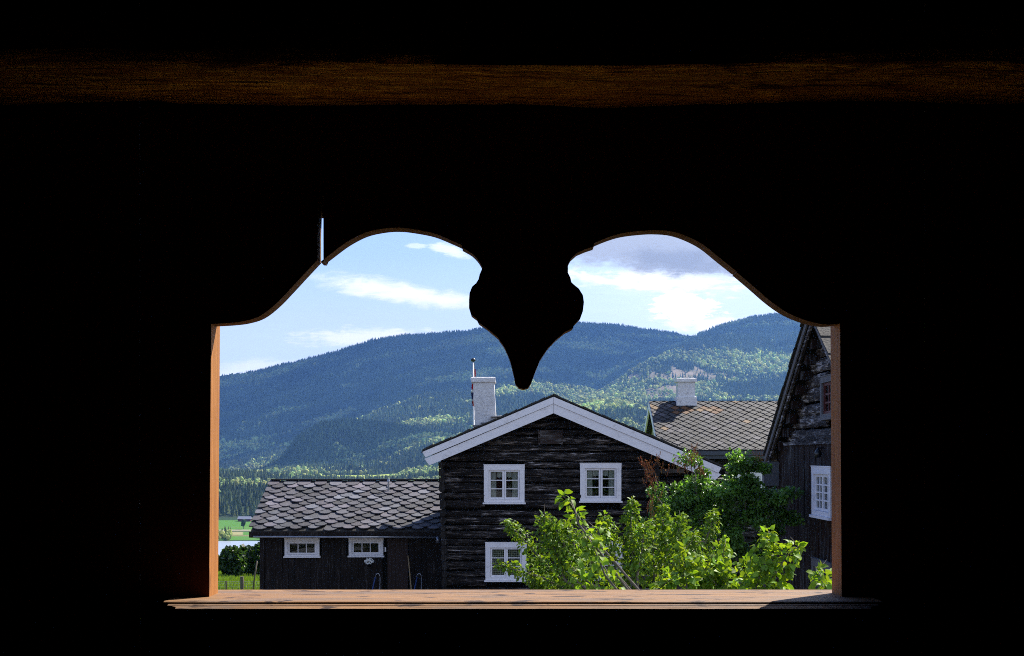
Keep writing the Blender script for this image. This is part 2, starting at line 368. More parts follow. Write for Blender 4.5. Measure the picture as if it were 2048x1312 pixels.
# ------------------------------------------------------------ terrain
KX = [440, 520, 560, 600, 640, 700, 760, 800, 850, 940, 1050, 1150, 1200, 1250, 1300, 1350, 1400, 1450, 1500, 1550, 1620, 1700]
def row(*a): return np.interp(KX, [p[0] for p in a], [p[1] for p in a])
def flat(z, d): return HZ - (z - EYE) / d * F
ST = [  # (distance, rows in the photograph or height)
    (3, flat(0, 3)), (45, flat(0, 45)), (85, 1138.), (150, flat(-16, 150)), (540, flat(-60, 540)), (1005, flat(-60, 1005)), (1012, flat(-57.5, 1012)),
    (1290, 1044.), (1360, 1038.),
    (1600, row((440, 988), (600, 992), (800, 990), (1050, 985), (1300, 960), (1620, 965))),
    (2250, row((440, 952), (520, 957), (600, 966), (760, 968), (820, 962), (880, 945), (1050, 935), (1150, 900), (1250, 880), (1350, 900), (1620, 905))),
    (2420, row((440, 960), (560, 962), (600, 960), (780, 960), (850, 950), (1050, 938), (1150, 890), (1250, 868), (1350, 885), (1620, 900))),
    (2700, row((440, 956), (560, 956), (600, 952), (780, 951), (850, 940), (1050, 925), (1150, 868), (1250, 850), (1350, 870), (1620, 880))),
    (3100, row((440, 962), (520, 955), (560, 948), (600, 944), (700, 943), (800, 935), (850, 915), (1050, 900), (1150, 822), (1200, 812), (1260, 812), (1300, 825), (1400, 850), (1620, 850))),
    (3420, row((440, 958), (560, 949), (600, 940), (650, 937), (700, 935), (760, 920), (800, 900), (850, 885), (940, 880), (1050, 872), (1130, 820), (1200, 810), (1260, 811), (1300, 823), (1400, 838), (1620, 838))),
    (3600, row((440, 960), (520, 950), (545, 938), (565, 925), (592, 882), (610, 862), (640, 850), (700, 846), (745, 850), (780, 862), (850, 872), (940, 868), (1050, 860), (1130, 812), (1200, 806), (1260, 808), (1300, 820), (1400, 830), (1620, 830))),
    (4000, row((440, 955), (560, 948), (620, 930), (680, 905), (740, 880), (790, 860), (850, 845), (940, 835), (1050, 830), (1150, 815), (1250, 810), (1350, 800), (1620, 800))),
    (4600, row((440, 935), (600, 905), (650, 880), (700, 855), (729, 838), (801, 816), (867, 794), (943, 795), (1010, 775), (1100, 762), (1180, 795), (1205, 790), (1250, 755), (1300, 725), (1350, 725), (1400, 735), (1450, 740), (1550, 745), (1620, 740))),
    (5000, row((440, 915), (600, 892), (700, 856), (760, 835), (850, 800), (943, 790), (1050, 775), (1150, 790), (1205, 800), (1250, 768), (1300, 738), (1350, 705), (1400, 690), (1460, 675), (1550, 690), (1620, 690))),
    (5600, row((440, 880), (600, 850), (700, 825), (784, 795), (867, 760), (943, 750), (1050, 742), (1150, 755), (1205, 772), (1250, 745), (1300, 724), (1350, 712), (1400, 684), (1500, 662), (1620, 660))),
    (6500, row((440, 820), (600, 790), (700, 762), (800, 730), (900, 715), (1050, 700), (1150, 700), (1250, 705), (1300, 700), (1350, 693), (1385, 678), (1410, 672), (1440, 658), (1500, 645), (1550, 638), (1620, 641), (1700, 650))),
    (7500, row((440, 762), (520, 747), (600, 727), (640, 717), (680, 702), (720, 689), (760, 680), (800, 676), (850, 673), (900, 672), (940, 665), (960, 662), (1050, 657), (1150, 652), (1180, 652), (1250, 659), (1300, 664), (1350, 671), (1385, 680), (1410, 700), (1700, 720))),
    (9500, row((440, 840), (1700, 760))), (12500, row((440, 880), (1700, 880)))]
uc = np.concatenate([np.linspace(-1.5, -.43, 26)[:-1], np.linspace(-.43, -.24, 120)[:-1], np.linspace(-.24, .26, 560), np.linspace(.26, .40, 90)[1:], np.linspace(.40, 1.5, 26)[1:]])
dr = np.concatenate([np.linspace(3, 42, 12), np.linspace(45, 150, 46), np.linspace(165, 1000, 34), np.linspace(1005, 1400, 60), np.linspace(1410, 5600, 250), np.linspace(5625, 7700, 110), np.linspace(7750, 12500, 40)])
sd_ = np.array([s[0] for s in ST], float)
zs = np.stack([EYE + (HZ - np.interp(uc * F + 1024, KX, np.broadcast_to(np.asarray(s[1], float), (len(KX),)))) / F * s[0] for s in ST])
Z = np.stack([np.interp(dr, sd_, zs[:, i]) for i in range(len(uc))], 1)
# soften the hillside stations
far = dr > 1400
for _ in range(5):
    Zs = Z.copy(); Zs[1:-1] = (Z[:-2] + 2 * Z[1:-1] + Z[2:]) / 4
    Z[far] = Zs[far]
for _ in range(3):
    Zs = Z.copy(); Zs[:, 1:-1] = (Z[:, :-2] + 2 * Z[:, 1:-1] + Z[:, 2:]) / 4
    Z[far] = Zs[far]
Xg = uc[None, :] * dr[:, None]; Yg = np.repeat(dr[:, None], len(uc), 1)
amp = np.interp(dr, [0, 160, 300, 1000, 1400, 1800, 3000, 3400, 3700, 4300, 7000, 12000], [0, 0, 1, 0, 0, 6, 10, 9, 9, 26, 34, 60])[:, None]
Z = Z + amp * (fbm(Xg / 420 + 50, Yg / 420 + 50, 3, 5) - .5) * 1.6
Z = Z + np.interp(dr, [0, 44, 60, 100, 300], [0, 0, .25, .3, 0])[:, None] * (fbm(Xg / 5 + 50, Yg / 5, 9, 3) - .5)
PY = HZ - (Z - EYE) / Yg * F; PX = 1024 + uc[None, :] * F + 0 * Yg
def ell(px, py, cx, cy, rx, ry): return np.sqrt(((px - cx) / rx) ** 2 + ((py - cy) / ry) ** 2)
def clearcut(px, py, d, x):
    w = (fbm(x / 34 + 9, d / 150, 21, 4) - .5) * 2.6
    return ((ell(px, py, 1350, 752, 85, 13) + w < 1) | (ell(px, py, 1320, 782, 42, 12) + w < .9)) & (d > 3900) & (d < 5300)
def cliff(px, py, d, x):
    w = (fbm(x / 26 + 9, d / 60, 23, 4) - .5) * 1.8
    return ((ell(px, py, 680, 885, 45, 20) + w < .9) | (ell(px, py, 640, 915, 25, 10) + w < .8)) & (d > 3050) & (d < 3750)
def meadow(px, py, d): return (d > 2430) & (d < 2760) & (px > 585) & (px < 800)
C = np.zeros((*Z.shape, 3)); C[:] = (.022, .038, .016)
g_near = np.array((.13, .24, .025)); fld = np.array((.06, .16, .022))
nr = dr < 170; C[nr] = g_near
C[dr < 44.2] = (.12, .105, .085); C[dr < 13] = (.035, .05, .018)
lm = (dr >= 170) & (dr < 1012); C[lm] = (.03, .06, .02)
fl = (dr >= 1012) & (dr < 1372)
C[fl] = fld
C[(Yg > 1140) & (Yg < 1158)] = (.30, .27, .20)
C[(Yg > 1082) & (Yg < 1122) & (PX < 486)] = (.24, .22, .11)
C[(Yg > 1060) & (Yg < 1072)] = (.16, .13, .07)
C[(Yg > 1122) & (Yg < 1140)] = (.05, .07, .03)
C[(Yg > 1330) & (Yg < 1372)] = (.02, .045, .015)
C[(Yg > 1185) & (Yg < 1200)] = (.075, .16, .025)
cc = clearcut(PX, PY, Yg, Xg); tn = fbm(Xg / 40, Yg / 40, 5, 3)[..., None]
C[cc] = (np.array((.15, .115, .09)) * tn * 1.6 + np.array((.05, .06, .02)) * (1 - tn))[cc]
C[cliff(PX, PY, Yg, Xg)] = (.10, .08, .09)
C[meadow(PX, PY, Yg)] = (.30, .36, .07)
nu, nd = len(uc), len(dr)
idx = np.arange(nu * nd).reshape(nd, nu)
q = np.stack([idx[:-1, :-1], idx[:-1, 1:], idx[1:, 1:], idx[1:, :-1]], -1).reshape(-1, 4)
terr = np_mesh('terrain', np.stack([Xg, Yg, Z], -1).reshape(-1, 3), q, C.reshape(-1, 3), M['ground'], None, True)
terr['kind'] = 'structure'
b = MB(); b.add([(-500, 400, -58), (500, 400, -58), (700, 1012, -58), (-700, 1012, -58)], [(0, 1, 2, 3)])
lake = b.build('lake', M['water']); tag(lake, kind='structure')
b = MB(); b.add([(-60, -60, -.02), (60, -60, -.02), (60, 3, 0), (-60, 3, 0)], [(0, 1, 2, 3)]); b.t = [(.035, .05, .018)] * 4
tag(b.build('ground', M['ground']), kind='structure')

def ground_z(x, y):
    x = np.asarray(x, float); y = np.asarray(y, float)
    u = x / y; i = np.clip(np.searchsorted(uc, u) - 1, 0, nu - 2); j = np.clip(np.searchsorted(dr, y) - 1, 0, nd - 2)
    fu = (u - uc[i]) / (uc[i + 1] - uc[i]); fd = (y - dr[j]) / (dr[j + 1] - dr[j])
    return (Z[j, i] * (1 - fu) + Z[j, i + 1] * fu) * (1 - fd) + (Z[j + 1, i] * (1 - fu) + Z[j + 1, i + 1] * fu) * fd
run = np.maximum.accumulate((Z - EYE) / Yg, axis=0)

# ------------------------------------------------------------ forest on the hills
def cone_t(n, tiers, jag=.25, seed=1):
    r_ = np.random.default_rng(seed); v = []; f = []
    for (z0, z1, rad) in tiers:
        b0 = len(v)
        for k in range(n):
            a = 2 * np.pi * k / n + r_.uniform(-.2, .2); rr = rad * (1 + r_.uniform(-jag, jag)); v.append((rr * np.cos(a), rr * np.sin(a), z0 + r_.uniform(-.04, .04)))
        v.append((0, 0, z1)); t = len(v) - 1
        for k in range(n): f.append((b0 + k, b0 + (k + 1) % n, t))
    return np.array(v), np.array(f)
def blob_t(seed=1, j=.28):
    r_ = np.random.default_rng(seed); ph = (1 + 5 ** .5) / 2
    v = np.array([(-1, ph, 0), (1, ph, 0), (-1, -ph, 0), (1, -ph, 0), (0, -1, ph), (0, 1, ph), (0, -1, -ph), (0, 1, -ph), (ph, 0, -1), (ph, 0, 1), (-ph, 0, -1), (-ph, 0, 1)], float)
    v /= np.linalg.norm(v[0]); v *= 1 + r_.uniform(-j, j, (12, 1)); v = v * (.34, .34, .46) + (0, 0, .54)
    f = [(0, 11, 5), (0, 5, 1), (0, 1, 7), (0, 7, 10), (0, 10, 11), (1, 5, 9), (5, 11, 4), (11, 10, 2), (10, 7, 6), (7, 1, 8), (3, 9, 4), (3, 4, 2), (3, 2, 6), (3, 6, 8), (3, 8, 9), (4, 9, 5), (2, 4, 11), (6, 2, 10), (8, 6, 7), (9, 8, 1)]
    return v, np.array(f)
TC = [cone_t(6, [(.06, .55, .17), (.30, .80, .13), (.55, 1.0, .085)], .3, s) for s in (1, 2)]
TF = [cone_t(5, [(.05, .6, .17), (.4, 1.0, .12)], .3, s) for s in (3, 4)]
TB = [blob_t(s) for s in (5, 6)]
def forest(name, d0, d1, n, hmin, hmax, far_, u0=-.42, u1=.38, keep=None, cap=None, dec_bias=0.0):
    u = rng.uniform(u0, u1, n); d = np.sqrt(rng.uniform(d0 * d0, d1 * d1, n)); x = u * d
    z = ground_z(x, d); py = HZ - (z - EYE) / d * F; px = 1024 + u * F
    i = np.clip(np.searchsorted(uc, u) - 1, 0, nu - 1); j = np.clip(np.searchsorted(dr, d) - 3, 0, nd - 1)
    h = (hmin * .8 + (hmax * 1.25 - hmin * .8) * rng.random(n) ** 2.2) * (.75 + .5 * fbm(x / 60, d / 60, 31, 2))
    vis = (z + h - EYE) / d > run[j, i] - .0012
    ok = vis & (~clearcut(px, py, d, x) | (rng.random(n) < .10)) & (~cliff(px, py, d, x) | (rng.random(n) < .35)) & ~meadow(px, py, d)
    if keep is not None: ok &= keep(x, d, px, py)
    mk = fbm(x / 260 + 5, d / 260 + 5, 41, 4) + dec_bias + .10 * np.exp(-(((px - 1330) / 170) ** 2 + ((py - 770) / 60) ** 2)) + .07 * np.exp(-(((px - 860) / 160) ** 2 + ((py - 820) / 50) ** 2)) + .09 * np.exp(-(((px - 690) / 90) ** 2 + ((py - 848) / 12) ** 2)) + .26 * np.exp(-(((px - 1205) / 100) ** 2 + ((py - 822) / 34) ** 2))
    dec = (mk + rng.normal(0, .055, n)) > .60
    V_, F_, T_ = [], [], []; off = 0
    for isdec in (False, True):
        for k in (0, 1):
            s_ = ok & (dec == isdec) & ((np.arange(n) % 2) == k)
            if not s_.any(): continue
            tv, tf = (TB[k] if isdec else (TF[k] if far_ else TC[k])); m_ = int(s_.sum())
            sc = np.stack([h[s_] * rng.uniform(.85, 1.25, m_)] * 2 + [h[s_]], -1)
            if isdec: sc = sc * rng.uniform(.55, .85, (m_, 1))
            else: sc[:, :2] *= .9
            br = rng.uniform(.55, 1.5, (m_, 1)) * (.35 + 1.3 * fbm(x[s_] / 160, d[s_] / 220, 51, 4))[:, None]
            ti = (np.array((.26, .33, .11)) if isdec else np.array((.105, .14, .055))) * br
            if isdec: ti = ti * (1 + rng.uniform(-.15, .3, (m_, 1)) * np.array((1, .2, 0)))
            v, f, t = instances(tv, tf, np.stack([x[s_], d[s_], z[s_] - .4], -1), rot_z(rng.uniform(0, 6.28, m_)), sc, ti)
            V_.append(v); F_.append(f + off); T_.append(t); off += len(v)
    v = np.concatenate(V_); print(name, 'trees', int(ok.sum()))
    return np_mesh(name, v, np.concatenate(F_), np.concatenate(T_), M['needle'])
def k1(x, d, px, py): return d > 1365 + 25 * fbm(x / 30, d / 30, 2, 2)
tag(forest('valley_forest', 1340, 2900, 64000, 9, 13, False, keep=k1, dec_bias=.10), kind='stuff')
tag(forest('hillside_forest', 2900, 5000, 144000, 13, 20, False), kind='stuff')
tag(forest('knoll_forest', 3400, 3680, 16000, 12, 18, False, -.185, -.06), kind='stuff')
tag(forest('mountain_forest', 5000, 7900, 315000, 17, 25, True, dec_bias=-.05), kind='stuff')
def k3(x, d, px, py): return ((d < 1035) & (fbm(x / 25, d / 25, 61, 2) > .42)) | ((d > 1120) & (d < 1140) & (fbm(x / 20, d / 90, 62, 2) > .5)) | ((px < 462) & (d < 1090))
tag(forest('lakeside_bushes', 1013, 1140, 4000, 4, 8, False, -.42, -.15, keep=k3, dec_bias=.0), kind='stuff')

# unseen clouds above the view, added to shade the mountain and knoll
b = MB()
def cloud_mesh(name, cx, cy, cz, rx, ry, rz, seed):
    r_ = np.random.default_rng(seed); nn, mm = 72, 14; vs = []
    for i in range(mm + 1):
        ph = -math.pi / 2 + math.pi * i / mm
        for k in range(nn):
            a = 2 * math.pi * k / nn
            rr = 1 + .20 * (fbm(np.array([4 * math.cos(a) + 9]), np.array([4 * math.sin(a) + 9]), seed, 4)[0] - .5) * 2
            z_ = math.sin(ph); z_ = z_ if z_ > 0 else z_ * .35
            bumpy = 1 + .25 * (vnoise(np.array([a * 6 + 50.]), np.array([i * .9 + 3.]), seed + 3)[0] - .5)
            vs.append((cx + rx * rr * math.cos(ph) ** .6 * math.cos(a) if math.cos(ph) > 1e-6 else cx, cy + ry * rr * math.cos(ph) ** .6 * math.sin(a) if math.cos(ph) > 1e-6 else cy, cz + rz * z_ * bumpy))
    fs = [(i * nn + k, i * nn + (k + 1) % nn, (i + 1) * nn + (k + 1) % nn, (i + 1) * nn + k) for i in range(mm) for k in range(nn)]
    q_ = MB(); q_.add(vs, fs); o = q_.build(name, M['shade_cloud'], smooth=True); tag(o, kind='structure')
    return o
cloud_mesh('shade_cloud', 900, 8330, 2050, 4500, 1900, 320, 5)
cloud_mesh('shade_cloud', -208, 6700, 2050, 1000, 800, 240, 12)
cloud_mesh('shade_cloud', 845, 4905, 2050, 330, 165, 60, 14)  # small cloud added to darken the knoll's front face
cloud_mesh('shade_cloud', 1650, 6900, 2050, 400, 280, 160, 17)

# ------------------------------------------------------------ generic building pieces
def ident(x, y, z): return (x, y, z)
def log_wall(name, mp, zlevels, xl, xr, holes, material, parent, bulge=.07, seed=1, step=.22, label=None):
    """round logs laid in courses; xl(z), xr(z) bound the wall, holes = (x0,x1,z0,z1)"""
    r_ = random.Random(seed); b = MB(); b.mp = mp
    prof = [(-.03, 0), (-.55, .10), (-.95, .30), (-1.0, .55), (-.85, .78), (-.45, .93), (-.03, 1.0)]
    for z0, z1 in zip(zlevels[:-1], zlevels[1:]):
        zm = (z0 + z1) / 2
        a, c = xl(zm), xr(zm)
        if c - a < .1: continue
        spans = [(a, c)]
        for hx0, hx1, hz0, hz1 in holes:
            if hz0 < z1 - .03 and hz1 > z0 + .03:
                spans = [s_ for x0, x1 in spans for s_ in ((x0, min(x1, hx0)), (max(x0, hx1), x1)) if s_[1] - s_[0] > .03]
        ph = r_.uniform(0, 50); bl = bulge * r_.uniform(.75, 1.25)
        for x0, x1 in spans:
            n = max(2, int((x1 - x0) / step) + 1); vs = []
            for i in range(n + 1):
                x = x0 + (x1 - x0) * i / n
                wob = (vnoise(np.array([x * .8 + ph]), np.array([z0 * 3.]), seed)[0] - .5)
                wob2 = (vnoise(np.array([x * 2.6 + ph]), np.array([z0 * 3. + 9]), seed)[0] - .5)
                wb3 = (vnoise(np.array([x * .5 + ph]), np.array([z0 * 7.]), seed + 5)[0] - .5)
                for py_, pz_ in prof:
                    hh = (z1 - z0)
                    vs.append((x, py_ * bl * (1 + .5 * wob + .35 * wob2), z0 + .008 + (hh - .016) * pz_ + wb3 * .05 + wob2 * .02))
            m = len(prof)
            fs = [(i * m + k, (i + 1) * m + k, (i + 1) * m + k + 1, i * m + k + 1) for i in range(n) for k in range(m - 1)]
            fs += [tuple(range(m)), tuple(n * m + k for k in range(m - 1, -1, -1))]
            b.add(vs, fs)
    return b.build(name, material, parent, True, label)
def board_wall(name, mp, x0, x1, z0, z1, w, holes, material, parent, seed=1, top=None, gap=.006, label=None):
    r_ = random.Random(seed); b = MB(); b.mp = mp; x = x0
    while x < x1 - .02:
        ww = min(w * r_.uniform(.8, 1.25), x1 - x); dep = -r_.uniform(.012, .030)
        zt = top(x + ww / 2) if top else z1
        segs = [(z0, zt)]
        cuts = [h for h in holes if h[0] < x + ww and h[1] > x]
        for h in cuts: segs = [s_ for a, c in segs for s_ in ((a, min(c, h[2])), (max(a, h[3]), c)) if s_[1] - s_[0] > .02]
        for a, c in segs: b.box((x + gap / 2, dep, a), (x + ww - gap / 2, .02, c))
        x += ww
    return b.build(name, material, parent, label=label)
def lerp(a, c, t): return a + (c - a) * t

def window(parent, mp, x0, x1, z0, z1, cas=.13, sashes=2, cols=1, rows=3, curtain='lace', frame_mat=None, dz=-.10, cas_mat=None, bar=.022, sash_w=.045):
    """casing, sashes with bars, glass, curtain; outer size x0..x1, z0..z1 (local wall frame, outside is -y)"""
    fm = frame_mat or M['white']; cm = cas_mat or fm
    b = MB(); b.mp = mp
    f = dz
    b.box((x0, f, z0 + cas), (x0 + cas, .02, z1 - cas)); b.box((x1 - cas, f, z0 + cas), (x1, .02, z1 - cas))
    b.box((x0 - .004, f - .003, z1 - cas), (x1 + .004, .02, z1)); b.box((x0 + .001, f, z0 + .045), (x1 - .001, .02, z0 + cas))
    b.box((x0 - .03, f - .035, z0), (x1 + .03, .02, z0 + .042))
    b.box((x0 - .012, f - .012, z1 + .001), (x1 + .012, f + .05, z1 + .018))
    wnd = b.build('window', cm, parent)
    ix0, ix1, iz0, iz1 = x0 + cas, x1 - cas, z0 + cas, z1 - cas
    sw = (ix1 - ix0) / sashes
    for i in range(sashes):
        a, c = ix0 + i * sw + .004, ix0 + (i + 1) * sw - .004
        b = MB(); b.mp = mp; y0, y1 = f + .035, f + .075; s_ = sash_w
        b.box((a, y0, iz0 + .004), (a + s_, y1, iz1 - .004)); b.box((c - s_, y0, iz0 + .004), (c, y1, iz1 - .004))
        b.box((a + s_, y0 + .001, iz0 + .004), (c - s_, y1, iz0 + .004 + s_)); b.box((a + s_, y0 + .001, iz1 - .004 - s_), (c - s_, y1, iz1 - .004))
        gx0, gx1, gz0, gz1 = a + s_, c - s_, iz0 + .004 + s_, iz1 - .004 - s_
        for k in range(1, cols): xx = lerp(gx0, gx1, k / cols); b.box((xx - bar / 2, y0 + .008, gz0), (xx + bar / 2, y1 - .004, gz1))
        for k in range(1, rows): zz = lerp(gz0, gz1, k / rows); b.box((gx0, y0 + .010, zz - bar / 2), (gx1, y1 - .006, zz + bar / 2))
        b.build('sash', fm, wnd)
        b = MB(); b.mp = mp; yy_ = f + .062
        b.add([(gx0 - .01, yy_, gz0 - .01), (gx1 + .01, yy_ + rnd.uniform(-.002, .002), gz0 - .01), (gx1 + .01, yy_, gz1 + .01), (gx0 - .01, yy_ + rnd.uniform(-.002, .002), gz1 + .01)], [(0, 1, 2, 3)])
        b.build('pane', M['glass'], wnd)
    def cloth(a, c, za, zc, mt_, amp_=.012, tie=None):
        b = MB(); b.mp = mp; n = max(6, int((c - a) / .012)); vs = []
        for i in range(n + 1):
            x = lerp(a, c, i / n); yb = f + .12 + amp_ * math.sin(i * 1.15) + amp_ * .4 * math.sin(i * .37)
            vs += [(x, yb, za + .012 * math.sin(i * .9)), (x, yb, zc)]
        b.add(vs, [(2 * i, 2 * i + 2, 2 * i + 3, 2 * i + 1) for i in range(n)])
        return b.build('curtain', mt_, wnd, True)
    W_, H_ = ix1 - ix0, iz1 - iz0
    if curtain == 'lace':
        cloth(ix0, ix0 + W_ * .24, iz0, iz1, M['curtain']); cloth(ix1 - W_ * .24, ix1, iz0, iz1, M['curtain'])
        cloth(ix0 + W_ * .26, ix1 - W_ * .26, iz1 - H_ * .26, iz1, M['curtain'], .008)
    elif curtain == 'check': cloth(ix0, ix1, iz0, iz1, M['check'], .004)
    elif curtain == 'thin':
        cloth(ix0, ix0 + W_ * .30, iz0, iz1, M['curtain']); cloth(ix1 - W_ * .26, ix1, iz0, iz1, M['curtain'])
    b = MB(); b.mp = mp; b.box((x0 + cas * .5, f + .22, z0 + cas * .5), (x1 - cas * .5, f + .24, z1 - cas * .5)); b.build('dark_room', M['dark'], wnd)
    return wnd

# ------------------------------------------------------------ the main log house (gable towards the viewer)
D = 35.0
hx = lambda px, d=D: (px - 1024) / F * d
hz = lambda py, d=D: EYE + (HZ - py) / F * d
house = empty('log_house', (hx(1095), D, 0), 'black tarred log house with white bargeboards on its low gable, nearest building', 'house')
mpH = lambda x, y, z: (x, D + y, z)
zr, xrg = hz(806), hx(1102)           # underside of ridge on the wall
SL = .43
def xlh(z): return max(lerp(hx(888), hx(877), min(1, z / hz(920))), xrg - (zr - z) / SL)
def xrh(z): return min(hx(1316), xrg + (zr - z) / SL)
lv = [0.0]; r_ = random.Random(4); k = 0
while lv[-1] < zr: lv.append(lv[-1] + (.235 if k % 2 == 0 else .165) * r_.uniform(.9, 1.12)); k += 1
WN = [(968, 1049, 930, 1008), (1160, 1242, 927, 1005), (971, 1053, 1085, 1163), (1163, 1244, 1084, 1160)]
holes = [(hx(a) + .02, hx(c) - .02, hz(e) + .02, hz(d_) - .02) for a, c, d_, e in WN]
log_wall('wall', mpH, lv, xlh, xrh, holes, M['log'], house, .085, 3)
b = MB(); b.prism([(hx(890), -.1), (hx(1312), -.1), (hx(1312), xrg and hz(897)), (xrg, zr - .04), (hx(880), hz(897))], D + .16, D + 4.3)
b.build('core', M['dark'], house)
for i, (a, c, d_, e) in enumerate(WN):
    window(house, mpH, hx(a), hx(c), hz(e), hz(d_), .125, 2, 1, 3, 'lace' if i < 2 else 'check')
# crossing log ends at both corners
for side in (0, 1):
    b = MB()
    for i in range(len(lv) - 1):
        z0, z1 = lv[i], lv[i + 1]
        if z1 > hz(918): break
        xc = (lerp(hx(893), hx(883), z0 / hz(920)) if side == 0 else hx(1312)) + r_.uniform(-.015, .015)
        w = r_.uniform(.075, .10); pr = r_.uniform(.17, .25)
        n = 8; zc = (z0 + z1) / 2; rz_ = (z1 - z0) * .5
        pts = [(xc + w * math.cos(t) * (1 if abs(math.cos(t)) < .8 else .9), zc + rz_ * math.sin(t)) for t in [2 * math.pi * (j + .5) / n for j in range(n)]]
        b.prism(pts, D - pr, D - .03)
    b.build('corner_log_ends', M['log_end'], house)
# lean-to on the right, set back
lx0, lx1 = hx(1319), hx(1452, 35.6)
mpL = lambda x, y, z: (x, D + .6 + y, z)
def xrl(z): return min(lx1, xrg + .2 + (zr - z) / SL)
lv2 = [0.0]
while lv2[-1] < hz(880): lv2.append(lv2[-1] + r_.uniform(.19, .25))
log_wall('lean_to_wall', mpL, lv2, lambda z: lx0, xrl, [], M['log'], house, .07, 8)
b = MB(); b.prism([(lx0 + .02, -.1), (lx1, -.1), (lx1, hz(942)), (lx0 + .02, hz(900))], D + .72, D + 4.3); b.build('lean_to_core', M['dark'], house)
b = MB(); b.box((lx0, D + .35, hz(946)), (hx(1372), D + .48, hz(938))); b.build('tie_beam', M['greyboard'], house)
# roof
ea_l, ea_r, ap = (hx(845, 34.6), hz(903, 34.6)), (hx(1442, 34.6), hz(934, 34.6)), (hx(1107, 34.6), hz(793, 34.6))
b = MB(); th = .055
b.prism([(ea_l[0] - .02, ea_l[1] + .02), (ap[0], ap[1] + .02), (ea_r[0] + .02, ea_r[1] + .02), (ea_r[0] + .03, ea_r[1] - .04), (ap[0], ap[1] - .04), (ea_l[0] - .03, ea_l[1] - .04)], D - .42, D + 4.6)
roofo = b.build('roof', M['slab'], house)
b = MB()
for (a0, a1) in ((ea_l, ap), (ap, ea_r)):
    n = int(math.hypot(a1[0] - a0[0], a1[1] - a0[1]) / .26)
    for i in range(n):
        t0, t1 = i / n, (i + 1.1) / n
        p0 = (lerp(a0[0], a1[0], t0), lerp(a0[1], a1[1], t0)); p1 = (lerp(a0[0], a1[0], t1), lerp(a0[1], a1[1], t1))
        up = (.055 if a0 is ap else .03) * r_.uniform(.6, 1.2); up2 = (.03 if a0 is ap else .055) * r_.uniform(.6, 1.2)
        yy0 = D - .45 - r_.uniform(0, .03)
        b.prism([(p0[0], p0[1] + .024), (p1[0], p1[1] + .024), (p1[0], p1[1] + .024 + up2), (p0[0], p0[1] + .024 + up)], yy0, D + 4.55)
b.build('edge_slates', M['slab'], roofo)
def barge(a0, a1, cutend):
    dx, dz = a1[0] - a0[0], a1[1] - a0[1]
    o = []
    for (t, bt, y) in ((-.012, -.185, -.475), (-.19, -.43, -.45)):
        b = MB(); b.prism([(a0[0] + cutend[0] * (-bt) * 0 + (.0 if t > -.1 else .05) * cutend[0], a0[1] + t - .0), (a1[0], a1[1] + t), (a1[0], a1[1] + bt), (a0[0] + (-bt) * .42 * cutend[0], a0[1] + bt + .43 * .0 + (-bt) * .18)], D + y, D + y + .03)
        b.build('bargeboard', M['white'], house)
barge(ea_l, (ap[0] - .003, ap[1]), (1, 0)); 
def barge_r(a0, a1):
    for (t, bt, y) in ((-.012, -.185, -.475), (-.19, -.43, -.45)):
        b = MB(); b.prism([(a0[0] + .003, a0[1] + t), (a1[0], a1[1] + t), (a1[0] - (-bt) * .42, a1[1] + bt + (-bt) * .18), (a0[0] + .003, a0[1] + bt)], D + y, D + y + .03)
        b.build('bargeboard', M['white'], house)
barge_r(ap, ea_r)
# soffit boards under the overhang
b = MB(); b.prism([(ea_l[0] + .05, ea_l[1] - .05), (ap[0], ap[1] - .05), (ea_r[0] - .05, ea_r[1] - .05), (ea_r[0] - .05, ea_r[1] - .09), (ap[0], ap[1] - .09), (ea_l[0] + .05, ea_l[1] - .09)], D - .41, D + 4.5)
b.build('soffit', M['board'], house)
# little hatch high in the gable
b = MB(); b.mp = mpH
for i in range(4): b.box((hx(1080), -.125 - .004 * (i % 2), hz(888) + .09 * i * 1.0 + .004), (hx(1121), -.09, hz(888) + .09 * (i + 1)))
ht = b.build('gable_hatch', mat('red_brown_board', tarred('x', .14, .022, .62), .7, .3, grain_bump('x'), .01), house)
for xa, xb in ((1076, 1079.5), (1121.5, 1125)):
    b = MB(); b.mp = mpH; b.box((hx(xa), -.135, hz(889)), (hx(xb), -.09, hz(860))); b.build('hatch_frame', M['log_side'], ht)
# chimney on the left slope
cd = 36.6
def chimney(parent, name, x0, x1, y0, y1, zb, zt, capz, fl, lean=0.0, label=None, foot=None):
    b = MB(); n = 6
    ring = lambda x0, x1, y0, y1, z, j: [(x0 + r_.uniform(-j, j), y0 + r_.uniform(-j, j), z), (x1 + r_.uniform(-j, j), y0 + r_.uniform(-j, j), z), (x1 + r_.uniform(-j, j), y1, z), (x0 + r_.uniform(-j, j), y1, z)]
    L = []
    if foot: L += [(foot[0], -.03, zb), (foot[0], -.0, foot[1]), (0.0, 0, foot[1] + .03)]
    else: L += [(0, 0, zb)]
    for i in range(1, n): L.append((0, 0, lerp(L[-1][2] if i == 1 else L[-1][2], capz, 1 / (n - i + 1))))
    L += [(0, 0, capz), (fl, 0, capz + .03), (fl, 0, zt - .02), (fl - .03, 0, zt)]
    vs = []; fs = []
    for i, (e, _, z) in enumerate(L):
        o = lean * (z - zb); vs += ring(x0 - e - o, x1 + e - o, y0 - e, y1 + e, z, .008)
    for i in range(len(L) - 1):
        for k in range(4): fs.append((i * 4 + k, i * 4 + (k + 1) % 4, i * 4 + 4 + (k + 1) % 4, i * 4 + 4 + k))
    fs.append(tuple((len(L) - 1) * 4 + k for k in range(4))); b.add(vs, fs)
    return b.build(name, M['plaster'], parent, label=label)
ch = chimney(roofo, 'chimney', hx(953, cd), hx(996, cd), cd, cd + .75, hz(905, cd), hz(754, cd), hz(766, cd), .045, .055, 'white plastered chimney')
b = MB()
